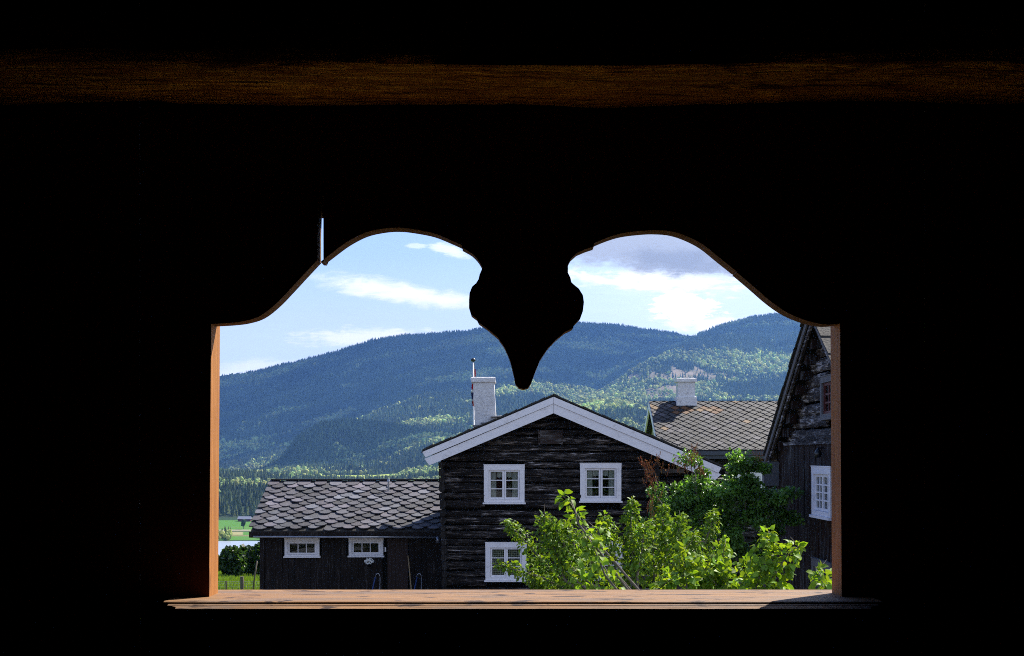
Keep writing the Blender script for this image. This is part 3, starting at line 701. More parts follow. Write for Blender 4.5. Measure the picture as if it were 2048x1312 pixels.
for xa, xb, py_ in ((946, 968, 852), (962, 984, 846), (982, 1006, 833)):
    b.box((hx(xa, cd), cd - .25, hz(py_, cd) - .03), (hx(xb, cd), cd + .3, hz(py_, cd) + .02), .02)
b.build('flashing_slates', M['slate'], roofo).data.color_attributes[0].data.foreach_set('color', [.3] * (24 * 4))

# flagpole behind the house with a limp pennant
fd = 58.0; fx = hx(946.5, fd)
fp = empty('flagpole', (fx, fd, 0), 'slim white flagpole with a dark ball on top behind the plastered chimney', 'flagpole')
b = MB(); b.tube([(fx + .07, fd, 0), (fx, fd, hz(724, fd))], [.055, .03], 8); b.build('pole', M['white'], fp, True)
b = MB(); b.tube([(fx, fd, hz(724, fd) + z_) for z_ in (0, .03, .08, .13, .17)], [.03, .09, .11, .09, .02], 10); b.build('ball', M['black'], fp, True)
b = MB(); b.tube([(fx + .06, fd - .05, hz(840, fd)), (fx + .05, fd - .06, hz(725, fd))], .008, 4); b.build('halyard', M['black'], fp)
b = MB(); segs = 26; rr = random.Random(3)
cols_ = [(.30, .008, .015), (.62, .6, .62), (.012, .02, .10), (.62, .6, .62), (.30, .008, .015)]
z0_, z1_ = hz(738, fd), hz(812, fd); vs = []; n_ = 5
for i in range(segs + 1):
    t = i / segs; w = (.05 if t < .3 else .11) * (1 - .45 * max(0, t - .7) / .3) * (.85 + .2 * math.sin(t * 11)); off = .10 if t < .3 else .02
    for k in range(n_): vs.append((fx + off - w * k / (n_ - 1) + .012 * math.sin(t * 14 + k), fd - .14 + .04 * math.sin(k * 2.4 + t * 7), lerp(z0_, z1_, t)))
b.add(vs, [(i * n_ + k, i * n_ + k + 1, (i + 1) * n_ + k + 1, (i + 1) * n_ + k) for i in range(segs) for k in range(n_ - 1)])
def pc(i): return (.34, .008, .02) if i < 15 else ((.5, .48, .52) if i in (15, 16, 22) else ((.02, .02, .08) if i < 22 else (.26, .01, .015)))
b.t = [pc(i // n_) for i in range(len(vs))]
pn = b.build('pennant', mat('pennant_cloth', tint, .85, .1), None, True)
tag(pn, 'long red, white and dark blue pennant hanging limp along the flagpole', 'pennant')

# ------------------------------------------------------------ low slate-roofed outbuilding on the left
BD = 38.35
barn = empty('outbuilding', (hx(700, BD), BD, 0), 'low black boarded outbuilding with round scale slates on its roof', 'outbuilding')
mpB = lambda x, y, z: (x, BD + y, z)
bx0, bx1 = hx(522, BD), hx(886, BD) + .25
BW = [(570, 639.5, 1077, 1115), (698, 767, 1076.5, 1114)]
bh = [(hx(a, BD) + .02, hx(c, BD) - .02, hz(e, BD) + .02, hz(d_, BD) - .02) for a, c, d_, e in BW]
dr0, dr1, drt = hx(775, BD), hx(816, BD), hz(1080, BD)
board_wall('wall', mpB, bx0, bx1, -.1, hz(1066, BD), .155, bh + [(dr0, dr1, -.2, drt)], M['board'], barn, 4)
b = MB(); b.box((bx0 + .02, BD + .02, -.1), (bx1 - .05, BD + 5.8, hz(1072, BD))); b.build('core', M['dark'], barn)
b = MB(); b.mp = mpB
b.box((bx0 - .03, -.05, -.1), (bx0 + .10, .03, hz(1067, BD))); b.build('corner_board', M['board'], barn)
for a, c, d_, e in BW: window(barn, mpB, hx(a, BD), hx(c, BD), hz(e, BD), hz(d_, BD), .085, 1, 3, 1, 'lace', dz=-.075, sash_w=.05)
dmp = MB(); dmp.mp = mpB; n = 5
for i in range(n): dmp.box((lerp(dr0, dr1, i / n) + .002, -.012 - .003 * (i % 2), 0), (lerp(dr0, dr1, (i + 1) / n) - .002, .02, drt - .05))
dmp.box((dr0 - .02, -.035, drt - .045), (dr1 + .02, .02, drt + .03)); dmp.box((dr0, -.024, .5), (dr1, -.017, .75))
dr_o = dmp.build('door', M['door_wood'], barn)
# roof with scale slates
EV = (-7.42, hx(884, 38.0) + .0); ez, ed = hz(1061, 37.9), 37.9; rz_, rd_ = hz(961, 41.2), 41.2
b = MB(); rx0, rx1 = hx(502, ed), hx(884, ed); ux0 = hx(546, rd_); ux1 = rx1
b.add([(rx0, ed, ez), (rx1, ed, ez), (ux1, rd_, rz_), (ux0, rd_, rz_), (rx0, ed, ez - .10), (rx1, ed, ez - .10), (ux1, rd_, rz_ - .10), (ux0, rd_, rz_ - .10)],
      [(0, 1, 2, 3), (4, 7, 6, 5), (0, 4, 5, 1), (0, 3, 7, 4), (1, 5, 6, 2), (3, 2, 6, 7)])
b.add([(ux0, rd_ + .001, rz_), (ux1, rd_ + .001, rz_), (rx1, rd_ + 3.4, ez), (rx0, rd_ + 3.4, ez), (ux0, rd_ + .001, rz_ - .1), (ux1, rd_ + .001, rz_ - .1), (rx1, rd_ + 3.4, ez - .1), (rx0, rd_ + 3.4, ez - .1)],
      [(0, 1, 2, 3), (4, 7, 6, 5), (0, 3, 7, 4), (1, 5, 6, 2), (2, 6, 7, 3)])
broof = b.build('roof', M['slab'], barn)
b = MB(); sdv = Vector((0, rd_ - ed, rz_ - ez)); SLn = sdv.length; sdv.normalize(); nv = Vector((0, -sdv.z, sdv.y))
rows_ = 17; sp = SLn / rows_; tw = .49
for i in range(rows_ - 1):
    t = i * sp; xoff = (tw / 2 if i % 2 else 0) + rnd.uniform(-.03, .03)
    xa, xb = lerp(rx0, ux0, t / SLn), lerp(rx1, ux1, t / SLn); x = xa - tw / 2 + xoff
    while x < xb + .1:
        cx = x + rnd.uniform(-.035, .035); w = tw * rnd.uniform(.345, .40); ln = sp * rnd.uniform(2.3, 2.6)
        if cx > xa - .05 and cx < xb - .02:
            base = Vector((cx, ed, ez)) + sdv * (t - .06 + rnd.uniform(-.03, .03) - (.07 if rnd.random() < .03 else 0)); g = rnd.uniform(.022, .11); rd2 = rnd.uniform(.9, 1.1)
            if rnd.random() < .12: g = rnd.uniform(.11, .16)
            b.cur = (g * 1.02 * rd2, g * .97, g * 1.12)
            if i == 0: base += sdv * .03
            outl = []
            for k_ in range(9):
                a = math.pi * (k_ / 8); rw = w * (1 + rnd.uniform(-.03, .03)); outl.append((rw * math.cos(a), (.20 * (1 - math.sin(a)))))
            outl = [(-0 + x_, y_) for x_, y_ in outl] + [(-w * .96, ln), (w * .96, ln)]
            lo, hi = .062 + rnd.uniform(0, .02), .010; roll = rnd.uniform(-.05, .05); yaw = rnd.uniform(-.12, .12)
            def pt(x_, y_, th_):
                xx = x_ + yaw * y_; xx = min(max(cx + xx, xa - .09), xb + .04) - cx
                return tuple(base + Vector((xx, 0, 0)) + sdv * y_ + nv * (lerp(lo, hi, y_ / ln) + roll * x_ * .3 + th_))
            m_ = len(outl)
            b.add([pt(x_, y_, .0) for x_, y_ in outl] + [pt(x_, y_, -.028) for x_, y_ in outl],
                  [tuple(range(m_))] + [(k_, m_ + k_, m_ + (k_ + 1) % m_, (k_ + 1) % m_) for k_ in range(m_)])
        x += tw * .5 * 1.0 if False else tw
b.build('scale_slates', M['slate'], broof)
b = MB(); b.box((ux0 - .05, rd_ - .12, rz_ + .015), (ux1, rd_ + .12, rz_ + .05)); b.build('ridge_cap', M['slab'], broof)
b = MB(); b.box((rx0 - .05, ed - .04, ez - .20), (rx1, ed + .02, ez - .035)); b.build('fascia', M['board'], barn)
b = MB(); b.tube([(rx0 + .08, ed - .1, ez - .17), (rx1 - .05, ed - .1, ez - .19)], .028, 8); b.build('gutter', M['metal'], barn, True)
b = MB(); gx, gz_ = rx1 - .1, ez - .22
b.tube([(gx, ed - .14, gz_ + .05), (gx, ed - .2, gz_ + .02), (gx, ed - .24, gz_ - .04), (gx, ed - .2, gz_ - .10)], [.03, .06, .07, .05], 10); b.build('outlet_elbow', M['metal'], barn, True)
vd = 40.4; b = MB(); vx = hx(777, vd); b.tube([(vx, vd, hz(984, vd)), (vx, vd, hz(962, vd))], .028, 8); b.tube([(vx, vd, hz(963, vd)), (vx, vd, hz(957, vd))], [.05, .02], 8)
b.box((vx - .09, vd - .12, hz(984, vd) - .03), (vx + .09, vd + .1, hz(984, vd) + .02)); b.build('vent_pipe', M['metal'], broof)
b = MB(); b.mp = mpB; b.box((hx(768, BD) + .02, -.05, hz(1103, BD)), (hx(771, BD) + .02, -.03, hz(1094, BD))); b.build('thermometer', M['white'], barn)
# white flowers under the window, tools by the door
fl_ = empty('flower_basket', (hx(739, 38.1), 38.1, hz(1130, 38.1)), 'small hanging basket of white flowers below the second outbuilding window', 'flower basket')
b = MB(); cx, cy, cz = hx(739, 38.1), 38.1, hz(1122, 38.1)
for i in range(80):
    a, r0 = rnd.uniform(0, 6.28), math.sqrt(rnd.random()) * .13; p = Vector((cx + r0 * math.cos(a), cy - .08 + rnd.uniform(-.06, .04), cz + r0 * .6 * math.sin(a)))
    s_ = rnd.uniform(.010, .02)
    vs = [tuple(p + Vector((s_ * math.cos(t), -s_ * .3 * (k % 2), s_ * math.sin(t)))) for k, t in enumerate([j * 2 * math.pi / 5 for j in range(5)])]
    b.add(vs, [(0, 1, 2, 3, 4)])
b.build('blossoms', M['white_petal'], fl_)
b = MB(); b.tube([(cx, cy + .02, cz - .17), (cx, cy + .02, cz - .05), (cx, cy + .02, cz - .01)], [.03, .05, .05], 10); b.build('pot', M['black'], fl_, True)
def cart(px0, px1, pxt, label):
    d_ = 37.6; o = empty('barrow_handle', (hx(px0, d_), d_, 0), label, 'barrow')
    b = MB(); b.tube([(hx(px0, d_), d_, 0), (hx(px0, d_) + .0, d_, hz(1188, d_)), (hx(px0 + 7, d_), d_ + .1, hz(1155, d_))], .022, 8); b.build('shaft', M['bluepaint'], o, True)
    b = MB(); pts = [(hx(pxt - 7, d_) + .065 * (1 - math.cos(t)) * 1.0, d_ + .12, hz(1155, d_) + .10 * math.sin(t)) for t in [j * math.pi / 8 for j in range(9)]]
    b.tube(pts, .013, 6); b.build('grip', M['metal'], o, True)
    b = MB(); b.tube([(pts[-1][0], d_ + .12, pts[-1][2]), (pts[-1][0] - .02, d_ + .2, 0)], .011, 6); b.build('strut', M['metal'], o, True)
cart(743, 752, 757, 'blue shaft with a curved pale grip below the window left of the door')
cart(827, 834, 840, 'blue shaft with a bent grip close beside the pale broomstick')
b = MB(); b.tube([(hx(829, 37.9), 37.75, 0), (hx(816, 38.2), 38.25, hz(1112, 38.2))], .017, 8)
tag(b.build('broomstick', M['pole'], None, True), 'pale bare wooden stick leaning on the outbuilding wall by its door', 'stick')

# ------------------------------------------------------------ house behind with the diamond slate roof
HD = 52.0
hx0 = hx(1299, HD); rz2 = hz(803, HD); fd2 = 48.6; ez2 = hz(901, fd2); bd2 = 2 * HD - fd2
far_h = empty('slate_roofed_house', (hx0 + 6, HD, 0), 'house farther back with diamond slates, orange lichen and a short white chimney', 'house')
hx1 = 12.6
b = MB()
b.add([(hx0, fd2, ez2), (hx1, fd2, ez2), (hx1, HD, rz2), (hx0, HD, rz2), (hx0, fd2, ez2 - .12), (hx1, fd2, ez2 - .12), (hx1, HD, rz2 - .12), (hx0, HD, rz2 - .12), (hx0, bd2, ez2), (hx1, bd2, ez2), (hx0, bd2, ez2 - .12), (hx1, bd2, ez2 - .12)],
      [(0, 1, 2, 3), (3, 2, 9, 8), (0, 4, 5, 1), (0, 3, 7, 4), (3, 8, 10, 7), (1, 5, 6, 2), (2, 6, 11, 9), (4, 7, 6, 5), (7, 10, 11, 6)])
froof = b.build('roof', M['slab'], far_h)
b = MB(); sdv = Vector((0, HD - fd2, rz2 - ez2)); SLn = sdv.length; sdv.normalize(); nv = Vector((0, -sdv.z, sdv.y))
dg = .37; i = 0; t = 0
lich = (hx(1385, HD) , SLn - .75)
while t < SLn + dg:
    x = hx0 + (dg / 2 if i % 2 else 0)
    while x < hx1:
        g = rnd.uniform(.010, .030)
        b.cur = (g * .95, g * .94, g * 1.18)
        if rnd.random() < .08: b.cur = (.06, .055, .065)
        if math.hypot((x - lich[0]) / 1.3, (t - dg / 2 - lich[1]) / .35) < 1 and rnd.random() < .45: b.cur = (.11, .048, .016)
        if rnd.random() < .02: b.cur = (.15, .09, .04)
        h_ = dg / 2; loo = .03 + rnd.uniform(0, .012)
        pts = [(0, -h_), (h_ - .012, 0), (0, h_), (-h_ + .012, 0)]
        jj = rnd.uniform(-.022, .022); 
        V_ = []
        for th_ in (0, -.02):
            for (x_, y_) in pts:
                tt = min(max(t + y_ - h_, 0), SLn); xx = min(max(x + x_ + jj, hx0 - .02), hx1)
                V_.append(tuple(Vector((xx, fd2, ez2)) + sdv * tt + nv * (loo * (1 - (y_ + h_) / dg) + .008 + th_)))
        b.add(V_, [(0, 1, 2, 3), (0, 4, 5, 1), (1, 5, 6, 2), (2, 6, 7, 3), (3, 7, 4, 0)])
        x += dg
    t += dg / 2; i += 1
b.build('diamond_slates', M['slate_far'], froof)
b = MB(); b.box((hx0 + .3, fd2 + .5, 0), (hx1, fd2 + .62, ez2 + .1)); 
b.v = b.v; 
fw = MB(); fw.mp = lambda x, y, z: (hx0 + .28 + y, bd2 - .45 - x, z)
lv3 = [0.0]
while lv3[-1] < ez2 + .1: lv3.append(lv3[-1] + r_.uniform(.2, .25))
wn2 = (hx(1470, fd2 + .5), hx(1528, fd2 + .5), hz(1000, fd2 + .5), hz(944, fd2 + .5))
log_wall('wall', lambda x, y, z: (x, fd2 + .5 + y, z), lv3, lambda z: hx0 + .3, lambda z: hx1 - .2, [(wn2[0] + .02, wn2[1] - .02, wn2[2] + .02, wn2[3] - .02)], M['log'], far_h, .08, 14)
b = MB(); b.box((hx0 + .32, fd2 + .62, 0), (hx1 - .2, bd2 - .5, ez2)); b.build('core', M['dark'], far_h)
window(far_h, lambda x, y, z: (x, fd2 + .5 + y, z), *wn2, .15, 2, 1, 3, 'lace')
# gable end: ochre boards, white verge boards
b = MB(); b.add([(hx0 + .26, fd2 + .6, ez2 + .05), (hx0 + .26, HD, rz2 - .1), (hx0 + .26, bd2 - .6, ez2 + .05), (hx0 + .26, bd2 - .6, 0), (hx0 + .26, fd2 + .6, 0)], [(0, 1, 2, 3, 4)]); b.build('gable_wall', M['gable_yellow'], far_h)
for (ya, za, yb, zb_) in ((fd2 - .02, ez2, HD, rz2), (bd2 + .02, ez2, HD, rz2)):
    b = MB(); b.add([(hx0 - .03, ya, za - .03), (hx0 - .03, yb, zb_ - .03), (hx0 - .03, yb, zb_ - .26), (hx0 - .03, ya, za - .24), (hx0 + .03, ya, za - .03), (hx0 + .03, yb, zb_ - .03), (hx0 + .03, yb, zb_ - .26), (hx0 + .03, ya, za - .24)],
          [(0, 3, 2, 1), (4, 5, 6, 7), (0, 1, 5, 4), (3, 7, 6, 2), (0, 4, 7, 3), (1, 2, 6, 5)]); b.build('verge_board', M['white'], far_h)
b = MB(); b.box((hx0, fd2 - .16, ez2 - .16), (hx1, fd2 - .03, ez2 - .03)); b.box((hx0, fd2 - .03, ez2 - .30), (hx1, fd2 + .0, ez2 - .122)); b.build('gutter', M['bluegrey'], far_h)
chimney(froof, 'chimney', hx(1354, HD), hx(1388, HD), HD - .3, HD + .35, hz(812, HD), hz(757, HD), hz(766, HD), .06, .0, 'short white rendered chimney', foot=(.06, hz(795, HD)))

# ------------------------------------------------------------ tall building on the right, gable seen at a slant
XV, XW = 5.05, 5.32; RDd = 22.65; za = EYE + 302 / F * RDd; ez3 = 4.52; hwv = 4.05
rb = empty('tall_log_building', (XW, RDd, 0), 'tall building with weathered logs over brown vertical boards and a steep gable', 'building')
mpR = lambda x, y, z: (XW + y, 26.5 - x, z)
slope3 = (za - ez3) / hwv
def wall_hw(z): return min(3.85, max(0, (za - .16 - z) / slope3))
zsplit = hz(888, 24.6); lv4 = [zsplit]
while lv4[-1] < za: lv4.append(lv4[-1] + r_.uniform(.21, .27))
up_w = (26.5 - 22.66, 26.5 - 21.8, 5.12, 5.84)
log_wall('log_wall', mpR, lv4, lambda z: 3.85 - wall_hw(z), lambda z: 3.85 + wall_hw(z), [(up_w[0] + .02, up_w[1] - .02, up_w[2] + .02, up_w[3] - .02)], M['log_side'], rb, .06, 23, .16)
lo_w = (26.5 - 22.95, 26.5 - 21.6, 3.49, 4.345); lo_w2 = (26.5 - 22.95, 26.5 - 21.6, 1.88, 2.79)
mpR2 = lambda x, y, z: (XW - .10 + y, 26.5 - x, z)
board_wall('board_wall', mpR2, 0, 7.7, -.1, zsplit - .01, .14, [(w_[0] + .02, w_[1] - .02, w_[2] + .02, w_[3] - .02) for w_ in (lo_w, lo_w2)], M['board_brown'], rb, 9)
b = MB(); b.mp = mpR; b.box((-.02, -.16, zsplit - .02), (7.7, -.02, zsplit + .035)); b.build('ledge_board', M['log_side'], rb)
b = MB(); b.add([(XW + .3, 26.5, -.1), (XW + .3, 18.8, -.1), (XW + .3, 18.8, 4.5), (XW + .3, RDd, za - .2), (XW + .3, 26.5, 4.5), (XW + 8, 26.5, -.1), (XW + 8, 18.8, -.1), (XW + 8, 18.8, 4.5), (XW + 8, RDd, za - .2), (XW + 8, 26.5, 4.5)],
      [(0, 1, 2, 3, 4), (9, 8, 7, 6, 5), (0, 5, 6, 1), (1, 6, 7, 2), (2, 7, 8, 3), (3, 8, 9, 4), (4, 9, 5, 0)]); b.build('core', M['dark'], rb)
b = MB(); b.mp = lambda x, y, z: (XW - .08 + x, 26.55 + y, z)
for i in range(40): b.box((.2 * i, -.03, -.1), (.2 * i + .19, .02, 4.6))
b.build('rear_wall', M['board_brown'], rb)
window(rb, mpR, *up_w, .10, 1, 2, 3, 'thin', frame_mat=M['red'], cas_mat=M['greyboard'], dz=-.15, bar=.03)
window(rb, mpR2, *lo_w, .12, 2, 2, 4, 'lace', dz=-.13)
window(rb, mpR2, *lo_w2, .12, 2, 2, 4, 'lace', dz=-.13, frame_mat=M['greyboard'])
# roof: two slopes, thick verge
def slab(y0, z0, y1, z1, x0, x1, t0, t1, name, m_, parent):
    b = MB(); b.add([(x, y, z - t) for x in (x0, x1) for (y, z, t) in ((y0, z0, t0), (y1, z1, t0), (y1, z1, t1), (y0, z0, t1))],
      [(0, 1, 2, 3), (7, 6, 5, 4), (0, 4, 5, 1), (1, 5, 6, 2), (2, 6, 7, 3), (3, 7, 4, 0)]); return b.build(name, m_, parent)
for sgn in (1, -1):
    ye = RDd + sgn * hwv
    o = slab(ye, ez3, RDd, za, XV - .03, 14, -.02, .07, 'roof', M['slab'], rb)
    slab(ye - sgn * .0, ez3, RDd, za, XV - .06, XV - .032, .02, .14, 'verge_board', M['greyboard'], rb)
    slab(ye - sgn * .1, ez3 + .06, RDd, za, XV - .02, XV + .02, .16, .26, 'verge_board', M['log_side'], rb)
    b = MB(); n = 8
    for i in range(n):
        t0, t1 = i / n, (i + 1) / n
        ya, yb = lerp(ye, RDd, t0), lerp(ye, RDd, t1); z_a, z_b = lerp(ez3, za, t0), lerp(ez3, za, t1)
        g = rnd.uniform(.03, .07); b.cur = (g, g * .95, g)
        xo = rnd.uniform(0, .025)
        for j in range(18):
            xa = XV - .09 - xo + j * .5; up = .05
            b.add([(xa, ya, z_a + up), (xa + .49, ya, z_a + up), (xa + .49, yb, z_b + .025), (xa, yb, z_b + .025), (xa, ya, z_a + up - .035), (xa + .49, ya, z_a + up - .035), (xa + .49, yb, z_b - .0), (xa, yb, z_b - .0)],
                  [(0, 1, 2, 3), (0, 4, 5, 1), (0, 3, 7, 4), (1, 5, 6, 2), (4, 7, 6, 5)])
    b.build('roof_slates', M['slab'], rb)
for i in range(1, 9):
    y_ = RDd + (hwv - .5) * i / 9; z_ = za - (abs(y_ - RDd)) * slope3 - .35
    b = MB(); b.box((XV + .05, y_ - .09, z_ - .08), (XW + .02, y_ + .09, z_ + .08), .015); b.build('log_end', M['board_brown'], rb)
b = MB(); b.box((XW - .42, 26.25, 3.95), (XW - .12, 26.45, 4.42)); b.build('corner_box', M['greyboard'], rb)
wl = empty('wall_lamp', (XW - .15, 22.5, 4.5), 'small round black lamp on the brown boards above the white window', 'lamp')
b = MB(); b.tube([(XW - .12, 22.5, 4.66), (XW - .22, 22.5, 4.66)], .012, 6); b.build('bracket', M['black'], wl)
b = MB(); b.tube([(XW - .22, 22.5, z_) for z_ in (4.49, 4.51, 4.55, 4.59, 4.63, 4.66)], [.01, .045, .06, .055, .035, .01], 10); b.build('globe', M['black'], wl, True)

# ------------------------------------------------------------ leaves and trees close by
LV = np.array([(0, 0, 0), (0, .35, .03), (0, .7, .02), (0, 1, -.06), (-.30, .32, .10), (.30, .32, .10), (-.27, .68, .06), (.27, .68, .06)])
LF = np.array([(0, 1, 4), (0, 5, 1), (1, 2, 6), (1, 6, 4), (1, 5, 7), (1, 7, 2), (2, 3, 6), (2, 7, 3)])
LV2 = LV.copy(); LV2[:, 2] -= .25 * LV2[:, 1] ** 2
def leaves(name, pos, out, size, tints, material, parent, droop=.35, upw=.7, wide=1.0):
    n = len(pos); d = out + rng.normal(0, .55, (n, 3)); d[:, 2] -= droop * rng.random(n)
    up = np.array([0, 0, 1.0]) * upw + rng.normal(0, .55, (n, 3))
    Rm = frame_from(d, up); sc = np.stack([size * wide * rng.uniform(.8, 1.2, n), size, size * rng.uniform(.6, 1.8, n)], -1)
    v, f, t = instances(LV2, LF, pos, Rm, sc, tints)
    return np_mesh(name, v, f, t, material, parent, True)
def shoot_points(path, rad, n, jd=.0):
    """path: (px,py,d) list; leaf points scattered about it, returned with outward vectors"""
    pts = np.array([P(*p) for p in path]); seg = np.linalg.norm(np.diff(pts, axis=0), axis=1); L = np.concatenate([[0], np.cumsum(seg)])
    t = rng.random(n) ** .9 * L[-1]; c = np.stack([np.interp(t, L, pts[:, k]) for k in range(3)], -1)
    r0 = np.interp(t / L[-1], [0, .75, 1], [1, .8, .25]) * rad
    dv = rng.normal(0, 1, (n, 3)); dv /= np.linalg.norm(dv, axis=1, keepdims=True)
    rr = r0 * rng.random(n) ** .5
    return c + dv * rr[:, None], dv, pts
def fruit_tree(name, label, base, trunk_top, shoots, leaf, tcol, n_per_m, wide, tr, group=None, fork=None):
    o = empty(name, base, label, 'fruit tree', group)
    b = MB(); tp = Vector(trunk_top)
    b.tube([base, (lerp(base[0], tp.x, .5) + .05, base[1], tp.z * .5), tuple(tp)], [.16 * tr, .12 * tr, .10 * tr], 9)
    Ps, Ds = [], []
    for path, rad, dens in shoots:
        pts = [Vector(P(*p)) for p in path]; L = sum((pts[i + 1] - pts[i]).length for i in range(len(pts) - 1))
        n = int(L * n_per_m * dens * (rad / .12))
        q_, dv, _ = shoot_points(path, rad, n); Ps.append(q_); Ds.append(dv)
        # wood: from the trunk to the first point, then along the shoot
        mid = (tp + pts[0]) / 2 + Vector((rnd.uniform(-.1, .1), rnd.uniform(-.1, .1), -.12))
        wp = [tuple(tp), tuple(mid)] + [tuple(p) for p in pts]
        k = len(wp); b.tube(wp, [max(.0035, .03 * tr * tr * (1 - i / k) ** 1.3) for i in range(k)], 6)
        # side twigs
        for _ in range(int(L * 9)):
            j = rnd.randrange(len(pts) - 1); s0 = pts[j].lerp(pts[j + 1], rnd.random())
            e = s0 + Vector((rnd.uniform(-1, 1), rnd.uniform(-1, 1), rnd.uniform(-.3, 1))) * rad * .9
            b.tube([tuple(s0), tuple(e)], [.006 * tr, .002], 4, False)
    b.build('trunk', M['bark'], o, True)
    pos = np.concatenate(Ps); dv = np.concatenate(Ds); n = len(pos)
    ti = np.array(tcol) * rng.uniform(.65, 1.4, (n, 1)) * (1 + rng.uniform(-.1, .35, (n, 1)) * np.array((1, .15, 0)))
    crown = leaves('crown', pos, dv, leaf * rng.uniform(.55, 1.2, n), ti, M['leaf'], o, .6, .9, wide)
    print(name, n); return o
dA = 16.0
def sA(*p, rad=.16, dens=1.0, d=dA):
    dd = d + rnd.uniform(-.45, .45); return ([(x, y, dd + .1 * i) for i, (x, y) in enumerate(p)][::1], rad, dens)
shA = [sA((1110, 1150), (1070, 1105), (1035, 1065), (1012, 1043), rad=.13), sA((1130, 1160), (1115, 1110), (1095, 1065), (1088, 1032), rad=.20),
       sA((1150, 1160), (1140, 1110), (1118, 1070), (1100, 1045), rad=.2), sA((1160, 1150), (1150, 1100), (1140, 1060), (1128, 1045), rad=.12),
       sA((1140, 1185), (1085, 1155), (1030, 1140), (992, 1128), rad=.11), sA((1200, 1190), (1120, 1172), (1060, 1165), rad=.15),
       sA((1180, 1120), (1172, 1085), (1160, 1062), rad=.10), sA((1235, 1170), (1228, 1110), (1215, 1060), (1210, 1030), rad=.17),
       sA((1262, 1180), (1265, 1110), (1262, 1050), (1264, 1000), rad=.15), sA((1275, 1150), (1285, 1090), (1290, 1050), rad=.17),
       sA((1310, 1190), (1308, 1130), (1305, 1070), (1310, 1040), rad=.18), sA((1330, 1150), (1332, 1090), (1325, 1040), (1328, 1010), rad=.15),
       sA((1350, 1170), (1355, 1110), (1358, 1060), (1362, 1030), rad=.17), sA((1380, 1160), (1390, 1110), (1385, 1070), rad=.18),
       sA((1395, 1140), (1412, 1080), (1424, 1045), (1426, 1022), rad=.13), sA((1200, 1180), (1190, 1150), (1170, 1120), rad=.15),
       sA((1420, 1180), (1430, 1140), (1440, 1110), rad=.18), sA((1260, 1215), (1180, 1185), (1120, 1185), rad=.14), sA((1120, 1210), (1090, 1140), (1060, 1120), rad=.14)]
fruit_tree('plum_tree', 'bright green fruit tree with small narrow leaves before the log house windows', (P(1300, 0, dA)[0], dA, 0), P(1295, 1230, dA),
           shA, .064, (.10, .195, .022), 440, .8, 1.0)
dB = 10.0
def sB(*p, rad=.11, dens=1.0, d=dB):
    dd = d + rnd.uniform(-.3, .3); return ([(x, y, dd + .05 * i) for i, (x, y) in enumerate(p)], rad, dens)
shB = [sB((1400, 1215), (1425, 1150), (1445, 1110), (1452, 1078), rad=.12), sB((1500, 1215), (1520, 1150), (1532, 1100), (1538, 1062), rad=.13),
       sB((1520, 1190), (1555, 1140), (1575, 1110), (1598, 1092), rad=.11), sB((1380, 1220), (1372, 1160), (1366, 1120), (1368, 1095), rad=.11),
       sB((1430, 1200), (1380, 1160), (1340, 1160), (1315, 1180), rad=.11), sB((1470, 1200), (1490, 1160), (1500, 1120), rad=.14),
       sB((1440, 1180), (1410, 1140), (1395, 1115), rad=.12), sB((1530, 1215), (1550, 1180), (1560, 1160), rad=.12), sB((1480, 1215), (1450, 1180), (1440, 1140), rad=.13),
       sB((1660, 1230), (1650, 1185), (1640, 1150), (1632, 1138), rad=.10, d=9.2), sB((1680, 1220), (1672, 1180), (1665, 1150), rad=.10, d=9.2),
       sB((1240, 1215), (1212, 1140), (1188, 1100), (1165, 1066), rad=.06, dens=.25), sB((1192, 1100), (1196, 1080), (1200, 1050), rad=.09, dens=.9),
       sB((1210, 1150), (1190, 1100), (1175, 1070), rad=.10, dens=.8),
       sB((1166, 1052), (1155, 1030), (1140, 1005), (1118, 985), rad=.05, dens=.75), sB((1155, 1045), (1150, 1020), (1142, 1000), rad=.04, dens=.45),
       sB((1235, 1215), (1160, 1150), (1140, 1130), rad=.10, dens=.6), sB((1250, 1215), (1225, 1160), (1215, 1150), rad=.08, dens=.7), sB((1300, 1230), (1200, 1200), (1040, 1200), rad=.07, dens=.5)]
fruit_tree('apple_tree', 'nearest fruit tree with large round yellow green leaves and one long shoot', (P(1440, 0, dB)[0], dB + .1, 0), P(1430, 1330, dB),
           shB, .064, (.135, .25, .028), 380, 1.1, .7)
